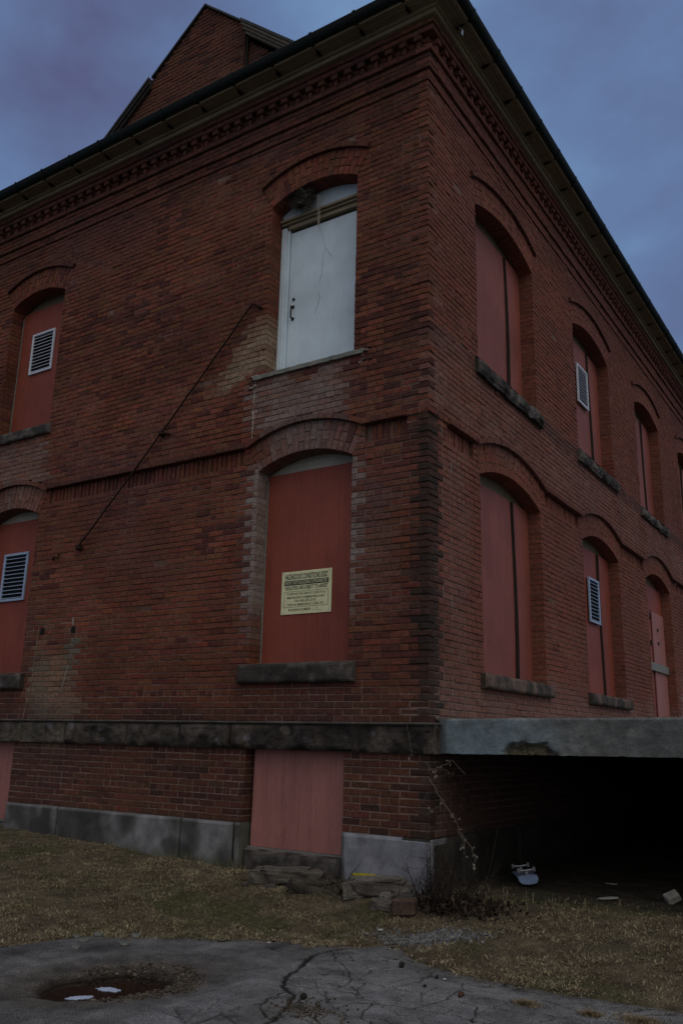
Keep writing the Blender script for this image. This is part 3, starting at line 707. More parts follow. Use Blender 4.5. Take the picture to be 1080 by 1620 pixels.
rock(g, SD, -0.062, 0.10, -0.088, 0.165, 0.066, 0.03, belt_col, seed=50, depth=0.1); g.box((0.02, -0.07, 0.163), (0.078, 0.10, 0.191), (0.09, 0.08, 0.07), ch=0.01)
g.box((WX, -0.03, -0.088), (0.03, 0.02, 0.17), (0.14, 0.12, 0.10)); g.box((-0.02, 0.021, -0.088), (0.02, 0.1, 0.17), (0.03, 0.02, 0.018))
for a, b_ in ((0.1, SY),): g.box((-0.02, a, -0.089), (0.012, b_, 0.19), (0.06, 0.05, 0.045))
g.build('belt_course', 'stone', B)
# ---- granite foundation
def gran_col(u, z):
    k = 0.5+0.5*nz(u, z, 61, 2.2); c = lerp((0.065, 0.062, 0.06), (0.21, 0.207, 0.21), sst(0.3, 0.8, k))
    c = lerp(c, (0.035, 0.032, 0.028), 0.8*sst(0.1, 0.45, nz(u, z, 64, 1.6)))
    c = lerp(c, (0.07, 0.072, 0.03), 0.6*sst(-1.12, -1.26, z+0.08*nz(u, z, 66, 5)))
    if z > -0.85: c = lerp(c, (0.24, 0.235, 0.24), 0.5)
    if u > -0.9: c = lerp(c, (0.27, 0.275, 0.33), 0.6)
    if -0.72 < u < -0.5 and z < -1.235: c = lerp(c, (0.42, 0.36, 0.03), 0.85)
    return c
for i, (a, b_) in enumerate(((-11, -9.2), (-9.2, -7.21), (-5.98, -5.0), (-5.0, -3.0), (-3.0, -2.265), (-2.255, -2.172), (-0.936, 0.036))):
    g = MB(); rock(g, FR, a+.004, b_-.004, -1.75, -0.83, 0.036, 0.006, gran_col, 0.03, seed=70+i*2.3, depth=0.3, marg=0.008); g.build('foundation_stone', 'granite', B)
for i, (a, b_) in enumerate(((-0.034, 0.62), (0.62, 2.0), (2.0, 3.6), (3.6, 5.4), (5.4, 7.4), (7.4, 10))):
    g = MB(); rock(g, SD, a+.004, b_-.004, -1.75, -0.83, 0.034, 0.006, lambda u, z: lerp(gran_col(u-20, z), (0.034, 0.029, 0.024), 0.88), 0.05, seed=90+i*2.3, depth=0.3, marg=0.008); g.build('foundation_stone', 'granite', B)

# ---------------------------------------------------------------- windows and door
def louvre(parent, F, u0, u1, z0, z1, o, mat):
    h = MB(); fw_ = 0.034
    def bx(a, b_, c, d, o0, o1, mi=0): 
        p, q = F.P(a, o0, c), F.P(b_, o1, d); h.box(p, q, mi=mi, ch=0.003)
    bx(u0, u1, z0, z0+fw_, o, o+0.03); bx(u0, u1, z1-fw_, z1, o, o+0.03); bx(u0, u0+fw_, z0+fw_, z1-fw_, o, o+0.029); bx(u1-fw_, u1, z0+fw_, z1-fw_, o, o+0.029)
    p, q = F.P(u0+.01, o-0.006, z0+.01), F.P(u1-.01, o+0.001, z1-.01); h.box(p, q, mi=1)
    n_ = 11; st = (z1-z0-2*fw_)/n_
    for k in range(n_):
        za = z0+fw_+st*(k+0.12)
        a = [F.P(u0+fw_, o+0.026, za), F.P(u1-fw_, o+0.026, za), F.P(u1-fw_, o+0.004, za+st*0.16), F.P(u0+fw_, o+0.004, za+st*0.16)]
        b_ = [(x, y, z+0.007) for x, y, z in a]
        h.add(a+b_, [(0, 1, 2, 3), (4, 5, 6, 7), (0, 1, 5, 4), (2, 3, 7, 6)])
    return h.build('vent', [mat, 'void'], parent)
def arch_panel(F, A, o, zbot, mb, mi=0, inset=0.0):
    n_ = 14; top = []
    for i in range(n_+1):
        a = -A.phi+2*A.phi*i/n_; top.append(A.pol(A.R+0.01, a))
    q = [(A.uc-A.half-.01, zbot), (A.uc+A.half+.01, zbot)]+top[::-1]
    mb.add([F.P(u, o, z) for u, z in q], [tuple(range(len(q)))], (1, 1, 1), mi)
def sill(parent, F, u0, u1, z0, z1, out, mat='stone', rough=0.012, dark=1.0, ragged=0.0, seed=0):
    h = MB()
    colf = lambda u, z: tuple(dark*k for k in lerp((0.045, 0.038, 0.033), (0.15, 0.13, 0.115) if F.kind == 'F' or ragged else (0.155, 0.105, 0.082), sst(0.35, 0.75, 0.5+0.5*nz(u, z, seed+7, 4))))
    rock(h, F, u0, u1, z0, z1, out, rough+0.6*ragged, colf, 0.016, seed=seed, depth=out+0.12, marg=0.012+0.3*ragged)
    nseg = max(2, int((u1-u0)/0.05)); us = linspace(u0, u1, nseg+1)
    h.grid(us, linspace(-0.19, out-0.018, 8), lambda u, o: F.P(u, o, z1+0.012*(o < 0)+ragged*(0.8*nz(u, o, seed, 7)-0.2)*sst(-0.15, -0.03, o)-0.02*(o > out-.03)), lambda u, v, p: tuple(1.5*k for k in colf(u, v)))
    if ragged:
        ui = 0 if F.kind == 'F' else 1
        h.v = [(v[0], v[1], v[2]+0.030*nz(v[ui], 1.0, seed, 3.5, 4)+0.02*nz(v[ui], v[2]*3, seed+5, 9)) for v in h.v]
    return h.build('sill', mat, parent)
def pebble(mb, p, r, col, n=6, m=4, seed=None, mi=0):
    sd_ = R.uniform(0, 99) if seed is None else seed; vs = []; a0 = R.uniform(0, 6.28)
    for j in range(m+1):
        ph = pi*j/m
        for i in range(n):
            th = 2*pi*i/n+a0
            d = Vector((sin(ph)*cos(th), sin(ph)*sin(th), cos(ph)))
            k = 1+0.45*noise.noise(d*1.3+Vector((sd_, 0, 0)))
            vs.append((p[0]+d.x*r[0]*k, p[1]+d.y*r[1]*k, p[2]+d.z*r[2]*k))
    fs = []
    for j in range(m):
        for i in range(n):
            i2 = (i+1) % n; fs.append((j*n+i, (j+1)*n+i, (j+1)*n+i2, j*n+i2))
    mb.add(vs, fs, col, mi)
def hatch_back(F, A, rev, name='window'):
    """timber head above the boards and the dark backing, one window part"""
    h = MB(); arch_panel(F, A, -rev-0.035, A.sill-0.05, h)
    q = F.P(A.uc-A.half-.02, -rev-0.3, A.sill-.1), F.P(A.uc+A.half+.02, -rev-0.28, A.spring+.3); h.box(*q)
    return h.build(name, 'head_wood' if F.kind == 'F' and A.spring < 4 else 'dull_tan', B)
def board(parent, F, u0, u1, z0, z1, o, mat, th=0.018, bow=None, lab=None, nails=True):
    h = MB(); zs = linspace(z0, z1, 13); us = linspace(u0, u1, 7)
    bowf = bow or (lambda u, z: (0, 0))
    def f(u, z, d):
        du, do = bowf(u, z); return F.P(u+du, o+do-d, z)
    h.grid(us, zs, lambda u, z: f(u, z, 0), (1, 1, 1))
    for e_ in (us[0], us[-1]): h.grid([0, th], zs, lambda d, z: f(e_, z, d), (1, 1, 1))
    for e_ in (zs[0], zs[-1]): h.grid(us, [0, th], lambda u, d: f(u, e_, d), (1, 1, 1))
    ob = h.build('board', mat, parent)
    if lab: ob['label'] = lab
    return ob
# front, lower centre and lower left
for A, vent in ((FL[0], None), (FL[1], (-6.92, -6.39, 1.80, 2.488))):
    W = hatch_back(FR, A, 0.2)
    board(W, FR, A.uc-A.half+.004, A.uc+A.half-.004, A.sill+.006, 2.955, -0.2, 'red_ply')
    sill(W, FR, A.uc-A.half-.10, A.uc+A.half+.10, A.sill-.195, A.sill, 0.085, seed=A.uc)
    h = MB(); h.box((A.uc-A.half+.001, 0.185, A.sill+.01), (A.uc-A.half+.016, 0.199, 2.9), ch=.002); h.build('jamb_strip', 'grey_wood', W)
    if vent: louvre(W, FR, *vent, -0.2, 'vent_blue')
# front, upper left
A = FU[1]; W = hatch_back(FR, A, 0.2)
board(W, FR, A.uc-A.half+.004, A.uc+A.half-.004, A.sill+.006, 6.36, -0.2, 'red_ply')
sill(W, FR, A.uc-A.half-.10, A.uc+A.half+.06, A.sill-.15, A.sill, 0.07, seed=3)
h = MB(); h.box((A.uc-A.half+.001, 0.185, A.sill+.01), (A.uc-A.half+.016, 0.199, 6.3), ch=.002); h.build('jamb_strip', 'grey_wood', W)
louvre(W, FR, -6.90, -6.385, 5.27, 5.94, -0.2, 'vent_white')
# basement hatches
for i, rc in enumerate(FB):
    h = MB(); h.box((rc.u0-.02, 0.16, -1.25), (rc.u1+.02, 0.18, -0.05)); h.box((rc.u0+.0, 0.10, -1.085), (rc.u1, 0.135, -1.058)); W = h.build('window', 'grey_wood', B)
    board(W, FR, rc.u0+.045 if i == 0 else rc.u0+.01, rc.u1-.004, -1.055, -0.092, -0.105, 'pink_ply', 0.018, lambda u, z: (0.012*(z+0.5), 0.0))
    h = MB(); h.box((rc.u0+.002, 0.07, -1.6), (rc.u1-.002, 0.3, -1.32)); h.build('sill_base', 'granite', W)
    sill(W, FR, rc.u0+.003, rc.u1-.003, -1.42, -1.088, -0.03, 'stone', 0.012, 0.75, seed=5+i)
# side windows: two plywood sheets with an open warped seam
def side_window(A, seam, vent=None, ragged=0.0, out=0.06, zsill=0.15, mat='rose_ply', seed=0.0, vmat='vent_white'):
    W = hatch_back(SD, A, 0.18); top = A.spring+0.02
    k1 = lambda u, z: (0.0, 0.0)
    wv = lambda z: 0.035*sin((z-A.sill)*1.5+seed)
    u0, u1 = A.uc-A.half+.004, A.uc+A.half-.004
    b1 = lambda u, z: (wv(z)*sst(u0, seam, u), 0.0)
    b2 = lambda u, z: (wv(z)*sst(u1, seam, u), 0.022*sst(seam+.6, seam, u)*(0.75+0.25*sin(z*1.7+seed)))
    board(W, SD, u0, seam-.014, A.sill+.006, top, -0.18, mat, bow=b1); board(W, SD, seam+.014, u1, A.sill+.006, top, -0.178, mat, bow=b2)
    h = MB(); h.grid(linspace(-0.2, -0.158, 3), linspace(A.sill+.006, top, 13), lambda o, z: (o+.018*(0.75+0.25*sin(z*1.7+seed)), seam+.0125+wv(z), z), (1, 1, 1)); h.build('seam_shade_edge', 'dark_wood', W)  # seam edge strip coloured dark to paint the shade in the gap
    h = MB(); h.box((-0.235, seam-.08, A.sill), (-0.207, seam+.08, top)); h.build('batten', 'dark_wood', W)
    if zsill: sill(W, SD, A.uc-A.half-.09, A.uc+A.half+.10, A.sill-zsill, A.sill, out, 'stone', 0.014, 1.0 if ragged else 1.15, ragged, seed+20)
    if vent: louvre(W, SD, *vent, -0.158, vmat)
    return W
side_window(SL[0], 2.58, None, 0.0, 0.075, 0.155, seed=0.4)
side_window(SL[1], 6.08, (5.48, 5.98, 1.825, 2.51), 0.0, 0.075, 0.15, 'red_ply', 1.9, 'vent_blue')
side_window(SU[0], 2.56, None, 0.06, 0.085, 0.17, seed=0.2)
side_window(SU[1], 6.10, (5.44, 5.96, 5.35, 6.02), 0.05, 0.08, 0.17, seed=1.2)
side_window(SU[2], 9.5, None, 0.05, 0.08, 0.16, seed=2.1)
side_window(SU[3], 13.0, None, 0.05, 0.08, 0.16, seed=3.1)
side_window(SL[3], 13.0, None, 0.0, 0.075, 0.15, seed=4.1)
# side door over the dock
A = SL[2]; W = hatch_back(SD, A, 0.18, 'door')
board(W, SD, A.uc-A.half+.004, A.uc+A.half-.004, 2.45, A.spring+.02, -0.18, 'red_ply')
board(W, SD, A.uc-A.half+.004, 9.28, 0.25, 2.46, -0.185, 'red_ply')
board(W, SD, 9.31, A.uc+A.half-.004, 0.25, 2.50, -0.16, 'pink_ply', lab='lighter pink upright door board')
h = MB(); h.box((-0.16, 8.42, 1.38), (-0.118, A.uc+A.half-.004, 1.53), ch=.006); h.build('cross_bar', 'grey_wood', W)
for z_ in (1.9, 2.15):
    h = MB(); h.box((-0.158, 9.62, z_), (-0.14, 9.67, z_+.06), ch=.004); h.build('bolt_plate', 'dark_iron', W)
h = MB(); h.tube([(-0.17, 9.2, 2.35), (-0.14, 9.12, 2.42), (-0.15, 9.18, 2.5)], 0.012, 5); h.build('hook', 'dark_iron', W)
h = MB(); h.box((-0.184, 9.16, 1.85), (-0.15, 9.2, 1.95), ch=.004); h.build('latch', 'dark_iron', W)
# front upper door
A = FU[0]; D = MB(); D.box((A.uc-A.half-.01, 0.30, 4.1), (A.uc+A.half+.01, 0.32, 6.7)); DO = D.build('door', 'void', B)
xl, xr = A.uc-A.half+.003, A.uc+A.half-.003; h = MB()
h.box((xl, 0.19, 4.152), (xl+.075, 0.29, 6.20), ch=.004); h.box((xl+.075, 0.215, 4.152), (xl+.105, 0.285, 6.165), ch=.004)
h.build('door_jamb', 'white_paint', DO); h = MB(); h.box((xr-.06, 0.19, 4.152), (xr, 0.29, 6.20), ch=.004); h.box((xr-.09, 0.215, 4.152), (xr-.06, 0.285, 6.165), ch=.004)
h.build('door_jamb', 'white_paint', DO)
h = MB(); h.box((xl+.112, 0.245, 4.165), (xr-.092, 0.285, 6.135), ch=.003); h.build('door_leaf', 'white_paint', DO)
h = MB(); h.box((xl, 0.14, 6.255), (xr, 0.29, 6.29), ch=.006); h.box((xl, 0.17, 6.225), (xr, 0.29, 6.254), ch=.004); h.box((xl+.09, 0.2, 6.166), (xr-.075, 0.29, 6.224), ch=.004); h.build('transom_bar', 'tan_paint', DO)
h = MB(); arch_panel(FR, A, -0.215, 6.285, h); h.build('transom_panel', 'white_paint', DO)
h = MB(); hx = -1.965
h.tube([(hx, 0.244, 5.10), (hx, 0.20, 5.095), (hx, 0.195, 5.02), (hx, 0.20, 4.945), (hx, 0.244, 4.94)], 0.010, 6); h.box((hx-.018, 0.238, 5.08), (hx+.018, 0.246, 5.12)); h.box((hx-.018, 0.238, 4.92), (hx+.018, 0.246, 4.96)); h.tube([(hx+.005, 0.246, 5.2), (hx+.005, 0.235, 5.2)], 0.02, 10)
h.build('door_handle', 'dark_iron', DO)
h = MB(); h.grid(linspace(-2.29, -0.77, 40), linspace(0, 1, 5), lambda u, t: (u, -0.048+0.27*t+0.012*nz(u, 3, 1, 9)*(t < .1), 4.150), (0.24, 0.24, 0.215))
h.grid(linspace(-2.29, -0.77, 40), linspace(0, 1, 4), lambda u, t: (u, -0.048+0.012*nz(u, 3, 1, 9), 4.150-t*(0.05+0.012*nz(u, 0, 5, 7))), (0.20, 0.205, 0.18), flip=True)
h.box((-2.27, -0.036, 4.10), (-0.79, 0.2, 4.146), (0.17, 0.165, 0.15))
for k in range(26):
    uu = R.choice([-2.3, -0.76])+R.uniform(-.07, .07); pebble(h, (uu, -0.018+R.uniform(-.012, .006), 4.07+R.uniform(-.08, .09)), (R.uniform(.012, .04), .014, R.uniform(.01, .022)), R.choice([(0.2, 0.17, 0.15), (0.13, 0.06, 0.045), (0.26, 0.24, 0.22), (0.02, 0.015, 0.012)]))
h.build('threshold', 'concrete', DO)
# small black sockets left in the brickwork
for x_, z_ in ((-5.67, 1.315), (-5.07, 1.305)):
    h = MB(); h.box((x_-.036, -0.0075, z_-.04), (x_+.036, 0.02, z_+.036)); h.build('socket_hole', 'void', B)
h = MB(); h.tube([(-5.74, -0.006, 1.36), (-5.76, -0.006, 1.0), (-5.77, -0.006, 0.6), (-5.86, -0.006, 0.2)], 0.005, 4, (0.22, 0.19, 0.15)); h.build('lime_streak', 'mortar', B)
for pp, rr in (([(-5.10, 1.46), (-5.085, 1.40), (-5.075, 1.36)], 0.016), ([(-5.10, 0.85), (-5.13, 0.72), (-5.16, 0.62), (-5.19, 0.52)], 0.012)):
    h = MB(); h.tube([(x_, -0.002, z_) for x_, z_ in pp], rr*.7, 4, (0.26, 0.25, 0.23)); h.build('lime_streak', 'mortar', B)

for u_, z0_, z1_ in ((0.295, 0.5, 3.15), (0.50, 0.45, 3.0)):
    h = MB(); z_ = z0_; h.tube([(0.0, u_+.002, z0_), (0.0, u_+.002, z1_)], .0026, 3, (0.16, 0.12, 0.10))
    while z_ < z1_:
        L_ = R.uniform(.04, .22); q = u_+R.uniform(-.008, .008); h.tube([(0.0, q, z_), (0.0, q+.004, z_+L_)], R.uniform(.0025, .005), 4, (0.25, 0.215, 0.19)); z_ += L_+(R.uniform(.0, .06) if R.random() < .6 else R.uniform(.1, .3))
    h.build('lime_streak', 'mortar', B)
h = MB(); z_ = 3.36
while z_ < 4.1:
    L_ = R.uniform(.04, .12); h.tube([(-2.285, -0.018, z_), (-2.285+R.uniform(-.006, .006), -0.018, z_+L_)], R.uniform(.004, .009), 4, (0.42, 0.38, 0.35)); z_ += L_+.01
h.build('lime_streak', 'mortar', B)
h = MB(); u_ = 0.04; h.tube([(0.016, 0.04, 4.33), (0.016, 1.2, 4.33)], .003, 3, (0.2, 0.16, 0.15))
while u_ < 1.15:
    L_ = R.uniform(.03, .09); h.tube([(0.018, u_, 4.33+R.uniform(-.01, .01)), (0.018, u_+L_, 4.33+R.uniform(-.01, .01))], R.uniform(.004, .01), 4, (0.34, 0.31, 0.31)); u_ += L_+R.uniform(0, .09)
h.build('lime_streak', 'mortar', B)

# ---------------------------------------------------------------- loading dock
DK = empty('loading_dock', (2.1, 6, -1.28)); tag(DK, 'grey concrete loading dock slab with broken edge and dark void beneath', 'loading dock')
g = MB(); DX = 4.3
def dock_col(u, z):
    k = 0.5+0.5*nz(u, z, 111, 2.5)
    c = lerp((0.135, 0.185, 0.215), (0.175, 0.205, 0.22), k)
    ag = sst(0.75, 1.35, u+0.25*nz(u, z, 115, 4)); c = lerp(c, lerp((0.07, 0.07, 0.065), (0.165, 0.16, 0.15), 0.5+0.5*nz(u, z, 117, 14)), ag*0.85)
    c = lerp(c, (0.04, 0.04, 0.042), 0.6*sst(1.35, 1.9, u+0.2*nz(u, z, 119, 3))*(0.5+0.5*nz(u, z, 121, 6)))
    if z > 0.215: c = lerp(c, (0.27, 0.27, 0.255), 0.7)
    if u < 0.13: c = lerp(c, (0.06, 0.06, 0.055), 0.6)
    return lerp(c, (0.10, 0.085, 0.05), sp(u, z))
def sp(u, z): return blob(u, z, 0.90, -0.055, 0.26, 0.085, 0.35, 9, 3)*sst(0.62, 0.70, u)
SLP = 0.018
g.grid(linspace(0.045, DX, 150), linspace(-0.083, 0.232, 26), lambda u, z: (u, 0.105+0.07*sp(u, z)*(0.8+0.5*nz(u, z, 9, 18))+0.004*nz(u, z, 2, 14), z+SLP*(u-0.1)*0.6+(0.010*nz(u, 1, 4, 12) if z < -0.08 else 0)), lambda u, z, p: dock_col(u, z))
g.add([(0.0, 0.105, 0.232), (DX, 0.105, 0.232+SLP*DX*.6), (DX, 14, 0.232+SLP*DX*.6), (0.0, 14, 0.232)], [(0, 1, 2, 3)], (0.19, 0.19, 0.18))
g.add([(0.0, 0.107, -0.083), (DX, 0.107, -0.04), (DX, 14, -0.04), (0.0, 14, -0.083)], [(0, 3, 2, 1)], (0.08, 0.08, 0.075))
g.build('slab', 'concrete', DK)
g = MB(); g.box((DX-0.3, 0.6, -1.8), (DX-.002, 14, -0.05), (0.1, 0.1, 0.095)); g.box((0.04, 13.7, -1.8), (DX-0.3, 14, -0.09), (0.1, 0.1, 0.095))  # unseen side and end walls, added to keep light out below the slab
g.build('unseen_dock_wall', 'concrete', DK)

# ---------------------------------------------------------------- warning sign
S = empty('warning_sign', (-1.593, 0.198, 1.328)); tag(S, 'cream warning sign reading HAZARDOUS CONDITIONS EXIST on the red board', 'sign')
g = MB(); X0, X1, ZB, ZT = -1.925, -1.261, 1.328, 1.801
g.box((X0, 0.190, ZB), (X1, 0.1965, ZT), ch=.002)
for a in ((X0+.03, ZT-.02), (X1-.03, ZT-.02), (X0+.03, ZB+.02), (X1-.03, ZB+.02)): g.tube([(a[0], 0.1905, a[1]), (a[0], 0.188, a[1])], 0.006, 8, mi=1)
g.build('plate', ['sign', 'steel'], S)
def text(s_, u0, u1, zb, h_, mat, par, o=0.1885, name='lettering', off=0.008):
    cu = bpy.data.curves.new('txt', 'FONT'); cu.body = s_; cu.size = 1.0; cu.offset = off; cu.resolution_u = 2
    to = bpy.data.objects.new('txt', cu); C.objects.link(to); dg = bpy.context.evaluated_depsgraph_get(); dg.update()
    me = to.evaluated_get(dg).to_mesh(); vs = [v.co.copy() for v in me.vertices]; fs = [tuple(p.vertices) for p in me.polygons]
    to.evaluated_get(dg).to_mesh_clear(); bpy.data.objects.remove(to); bpy.data.curves.remove(cu)
    xa, xb = min(v.x for v in vs), max(v.x for v in vs); ya, yb = min(v.y for v in vs), max(v.y for v in vs)
    sx = (u1-u0)/(xb-xa); sz = h_/0.70
    h = MB(); h.add([(u0+(v.x-xa)*sx, o, zb+v.y*sz) for v in vs], fs); return h.build(name, mat, par)
W_ = X1-X0
tx = lambda f: X0+W_*f
tz = lambda f: ZT-(ZT-ZB)*f
text('HAZARDOUS CONDITIONS EXIST', tx(.07), tx(.93), tz(.185), 0.058, 'ink', S, off=0.022)
g = MB(); g.box((tx(.06), 0.1875, tz(.325)), (tx(.94), 0.1899, tz(.215))); g.build('black_bar', 'ink', S)
text('ENTRY INTO BUILDING IS PROHIBITED', tx(.08), tx(.92), tz(.305), 0.036, 'sign', S, 0.1865, off=0.004)
text('VIOLATORS ARE SUBJECT TO ARREST', tx(.07), tx(.93), tz(.43), 0.040, 'ink', S, off=0.014)
g = MB()
for a in ((.06, .47, .94, .476), (.06, .83, .94, .836), (.06, .47, .066, .836), (.934, .47, .94, .836)): g.box((tx(a[0]), 0.1885, tz(a[3])), (tx(a[2]), 0.1899, tz(a[1])))
g.build('border_line', 'ink', S)
text('TO REPORT AN UNSAFE CONDITION:', tx(.11), tx(.89), tz(.555), 0.024, 'ink', S)
text('MEDFIELDPOLICE@MEDFIELD.NET', tx(.12), tx(.87), tz(.64), 0.024, 'ink', S)
text('OR 508-359-2315', tx(.28), tx(.70), tz(.72), 0.024, 'ink', S)
text('FOR AN EMERGENCY DIAL 911', tx(.14), tx(.85), tz(.805), 0.024, 'ink', S)
text('BUILDING NUMBER:', tx(.16), tx(.61), tz(.925), 0.026, 'ink', S)
text('4', tx(.715), tx(.735), tz(.915), 0.026, 'ink', S)
g = MB(); g.box((tx(.64), 0.1885, tz(.935)), (tx(.82), 0.1899, tz(.930))); g.build('blank_line', 'ink', S)

# ---------------------------------------------------------------- iron rod
RO = empty('iron_rod', (-3.7, -0.05, 3.7)); tag(RO, 'long thin rusty iron rod fixed diagonally across the brick wall', 'rod')
a, b_ = Vector((-2.37, -0.07, 5.08)), Vector((-5.08, -0.06, 2.36))
g = MB(); pts = [a.lerp(b_, t)+Vector((0, 0, -0.03*sin(pi*t)+0.004*sin(t*40))) for t in linspace(0, 1, 24)]
g.tube(pts, 0.013, 7); g.build('rod', 'rust', RO)
g = MB(); g.tube([a, a+Vector((0.02, 0, 0.02)), (-2.31, -0.06, 5.09), (-2.27, -0.03, 5.05), (-2.26, 0.02, 5.04)], 0.016, 7); g.tube([(-2.26, -0.04, 5.07), (-2.235, -0.04, 5.03)], 0.02, 6); g.build('hook', 'rust', RO)
g = MB(); g.box((-3.76, -0.09, 3.66), (-3.70, -0.01, 3.72), ch=.01); g.tube([(-3.73, -0.06, 3.70), (-3.62, -0.05, 3.67), (-3.60, -0.0, 3.665)], 0.014, 6); g.build('clip', 'rust', RO)
g = MB(); g.box((-5.11, -0.08, 2.33), (-5.04, -0.0, 2.40), ch=.012); g.build('foot_plate', 'rust', RO)
h = MB(); h.tube([(-5.62, 0, 2.26), (-5.55, -0.05, 2.29), (-5.47, -0.05, 2.26), (-5.45, -0.04, 2.32)], 0.012, 6)
tag(h.build('wall_hook', 'rust', origin=(-5.55, 0, 2.27)), 'small rusty bent hook left in the brick wall below the rod', 'hook')

# ---------------------------------------------------------------- bird nest
NE = empty('bird_nest', (-1.76, 0.1, 6.33)); tag(NE, 'ragged bird nest of dark straw wedged above the white door', 'nest')
g = MB(); cN = Vector((-1.76, 0.07, 6.45))
for k in range(520):
    a0 = R.uniform(0, 2*pi); ph = R.uniform(-1.2, 1.2); rr = R.uniform(0.55, 1.02)
    p = cN+Vector((0.185*rr*cos(a0)*cos(ph), 0.10*rr*sin(a0)*cos(ph), 0.15*rr*sin(ph)))
    t = Vector((-sin(a0), cos(a0)*0.6, R.uniform(-.6, .6)))+Vector((R.uniform(-.5, .5), R.uniform(-.5, .5), R.uniform(-.5, .5))); t.normalize()
    L_ = R.uniform(0.03, 0.10); c = lerp((0.03, 0.026, 0.02), (0.16, 0.14, 0.11), R.random()**2)
    g.tube([p-t*L_, p+Vector((R.uniform(-.01, .01), R.uniform(-.01, .01), R.uniform(-.01, .01))), p+t*L_], [0.0018, 0.0026, 0.0012], 3, c, caps=False)
pebble(g, (cN.x, cN.y+.02, cN.z), (0.14, 0.06, 0.11), (0.02, 0.017, 0.013), 10, 7)
g.build('straw_bowl', 'twig', NE)
g = MB()
for k in range(14):
    x = cN.x+R.uniform(-.14, .14); L_ = R.uniform(.1, .3); g.tube([(x, 0.05, 6.40), (x+R.uniform(-.03, .06), 0.06, 6.34-L_*.2), (x+R.uniform(-.02, .1), 0.08, 6.36-L_*.55)], 0.0015, 3, (0.17, 0.15, 0.12), caps=False)
xs = -1.55
for k in range(4): g.tube([(xs+.01*k, 0.09, 6.42), (xs+.012*k-.01, 0.12, 6.22), (xs+.008*k, 0.12, 6.0-.03*k)], 0.0022, 4, (0.35, 0.34, 0.30), caps=False)
g.tube([(xs+.01, .12, 6.1), (xs+.02, .2, 5.9), (xs+.05, .235, 5.75), (xs+.14, .24, 5.62)], 0.0016, 4, (0.2, 0.2, 0.2)); g.tube([(xs+.045, .22, 5.77), (xs+.0, .236, 5.6), (xs+.005, .24, 5.45), (xs-.04, .24, 5.33)], 0.0016, 4, (0.2, 0.2, 0.2)); g.tube([(xs-.05, .241, 5.2), (xs-.02, .241, 5.12), (xs-.04, .241, 5.06), (xs-.09, .241, 4.93)], 0.0016, 4, (0.2, 0.2, 0.2))
g.build('hanging_strands', 'twig', NE)

# ---------------------------------------------------------------- corner weeds
def stem(mb, p, d, L_, r, col, wig=0.25, n=7, grav=0.0):
    pts = [Vector(p)]; d = Vector(d).normalized()
    for i in range(n):
        d = (d+Vector((R.uniform(-wig, wig), R.uniform(-wig, wig), R.uniform(-wig, wig)-grav))*0.5).normalized(); pts.append(pts[-1]+d*L_/n)
    mb.tube(pts, [r*(1-0.75*i/n) for i in range(n+1)], 4, col, caps=False); return pts
def leaf(mb, p, s_, col):
    a = Vector((R.uniform(-1, 1), R.uniform(-1, 1), R.uniform(-1, 1))).normalized(); b2 = a.cross(Vector((R.uniform(-1, 1), R.uniform(-1, 1), R.uniform(-1, 1)))).normalized(); p = Vector(p); n_ = a.cross(b2)*s_*0.25
    mb.add([p, p+a*s_*.5+b2*s_*.3+n_, p+a*s_, p+a*s_*.5-b2*s_*.3+n_], [(0, 1, 2), (0, 2, 3)], col)
SH = empty('dead_shrub', (0.2, -0.16, -1.33)); tag(SH, 'dead leafless shrub tangled at the foot of the building corner', 'shrub')
g = MB()
for k in range(95):
    p = (R.uniform(-0.02, 0.5), R.uniform(-0.34, -0.02), -1.36); h_ = R.uniform(0.15, 0.62)*(1.25 if p[0] < .3 else 0.8); c = lerp((0.016, 0.012, 0.010), (0.07, 0.052, 0.040), R.random()**1.6)
    pts = stem(g, p, (R.uniform(-.7, .8), R.uniform(-.5, .3), 1), h_, R.uniform(.0025, .006), c, 0.28)
    for q in range(3):
        i = R.randrange(2, 7); stem(g, pts[i], (R.uniform(-1, 1), R.uniform(-1, .6), R.uniform(-.1, 1)), R.uniform(.06, .22), 0.0022, c, 0.4, 5)
for k in range(1300):
    p = (R.gauss(0.40, 0.24), R.gauss(-0.22, 0.12), -1.36+abs(R.gauss(0, 0.055))); c = lerp((0.015, 0.011, 0.009), (0.065, 0.045, 0.032), R.random()**1.5)
    leaf(g, p, R.uniform(.025, .07), c)
g.build('stems', 'twig', SH)
VI = empty('dry_vine', (0.05, -0.1, -0.3)); tag(VI, 'pale dry vine with shrivelled leaves hanging below the dock corner', 'vine')
g = MB(); gl = MB(); pc = (0.14, 0.115, 0.09)
def path(pts, r, col=pc, leaves=0, ls=0.03):
    P_ = [Vector(p) for p in pts]; out = []
    for i in range(len(P_)-1):
        for t in (0, .25, .5, .75): out.append(P_[i].lerp(P_[i+1], t)+Vector((R.uniform(-.006, .006), R.uniform(-.006, .006), R.uniform(-.008, .008))))
    out.append(P_[-1]); g.tube(out, [.62*r*(1-.6*i/len(out)) for i in range(len(out))], 4, col, caps=False)
    for k in range(leaves):
        q = out[R.randrange(len(out)//3, len(out))]
        for j in range(3): leaf(gl, q+Vector((R.uniform(-.02, .02), R.uniform(-.02, .02), R.uniform(-.025, .02))), ls*R.uniform(.6, 1.2), lerp((0.17, 0.14, 0.11), (0.32, 0.29, 0.25), R.random()))
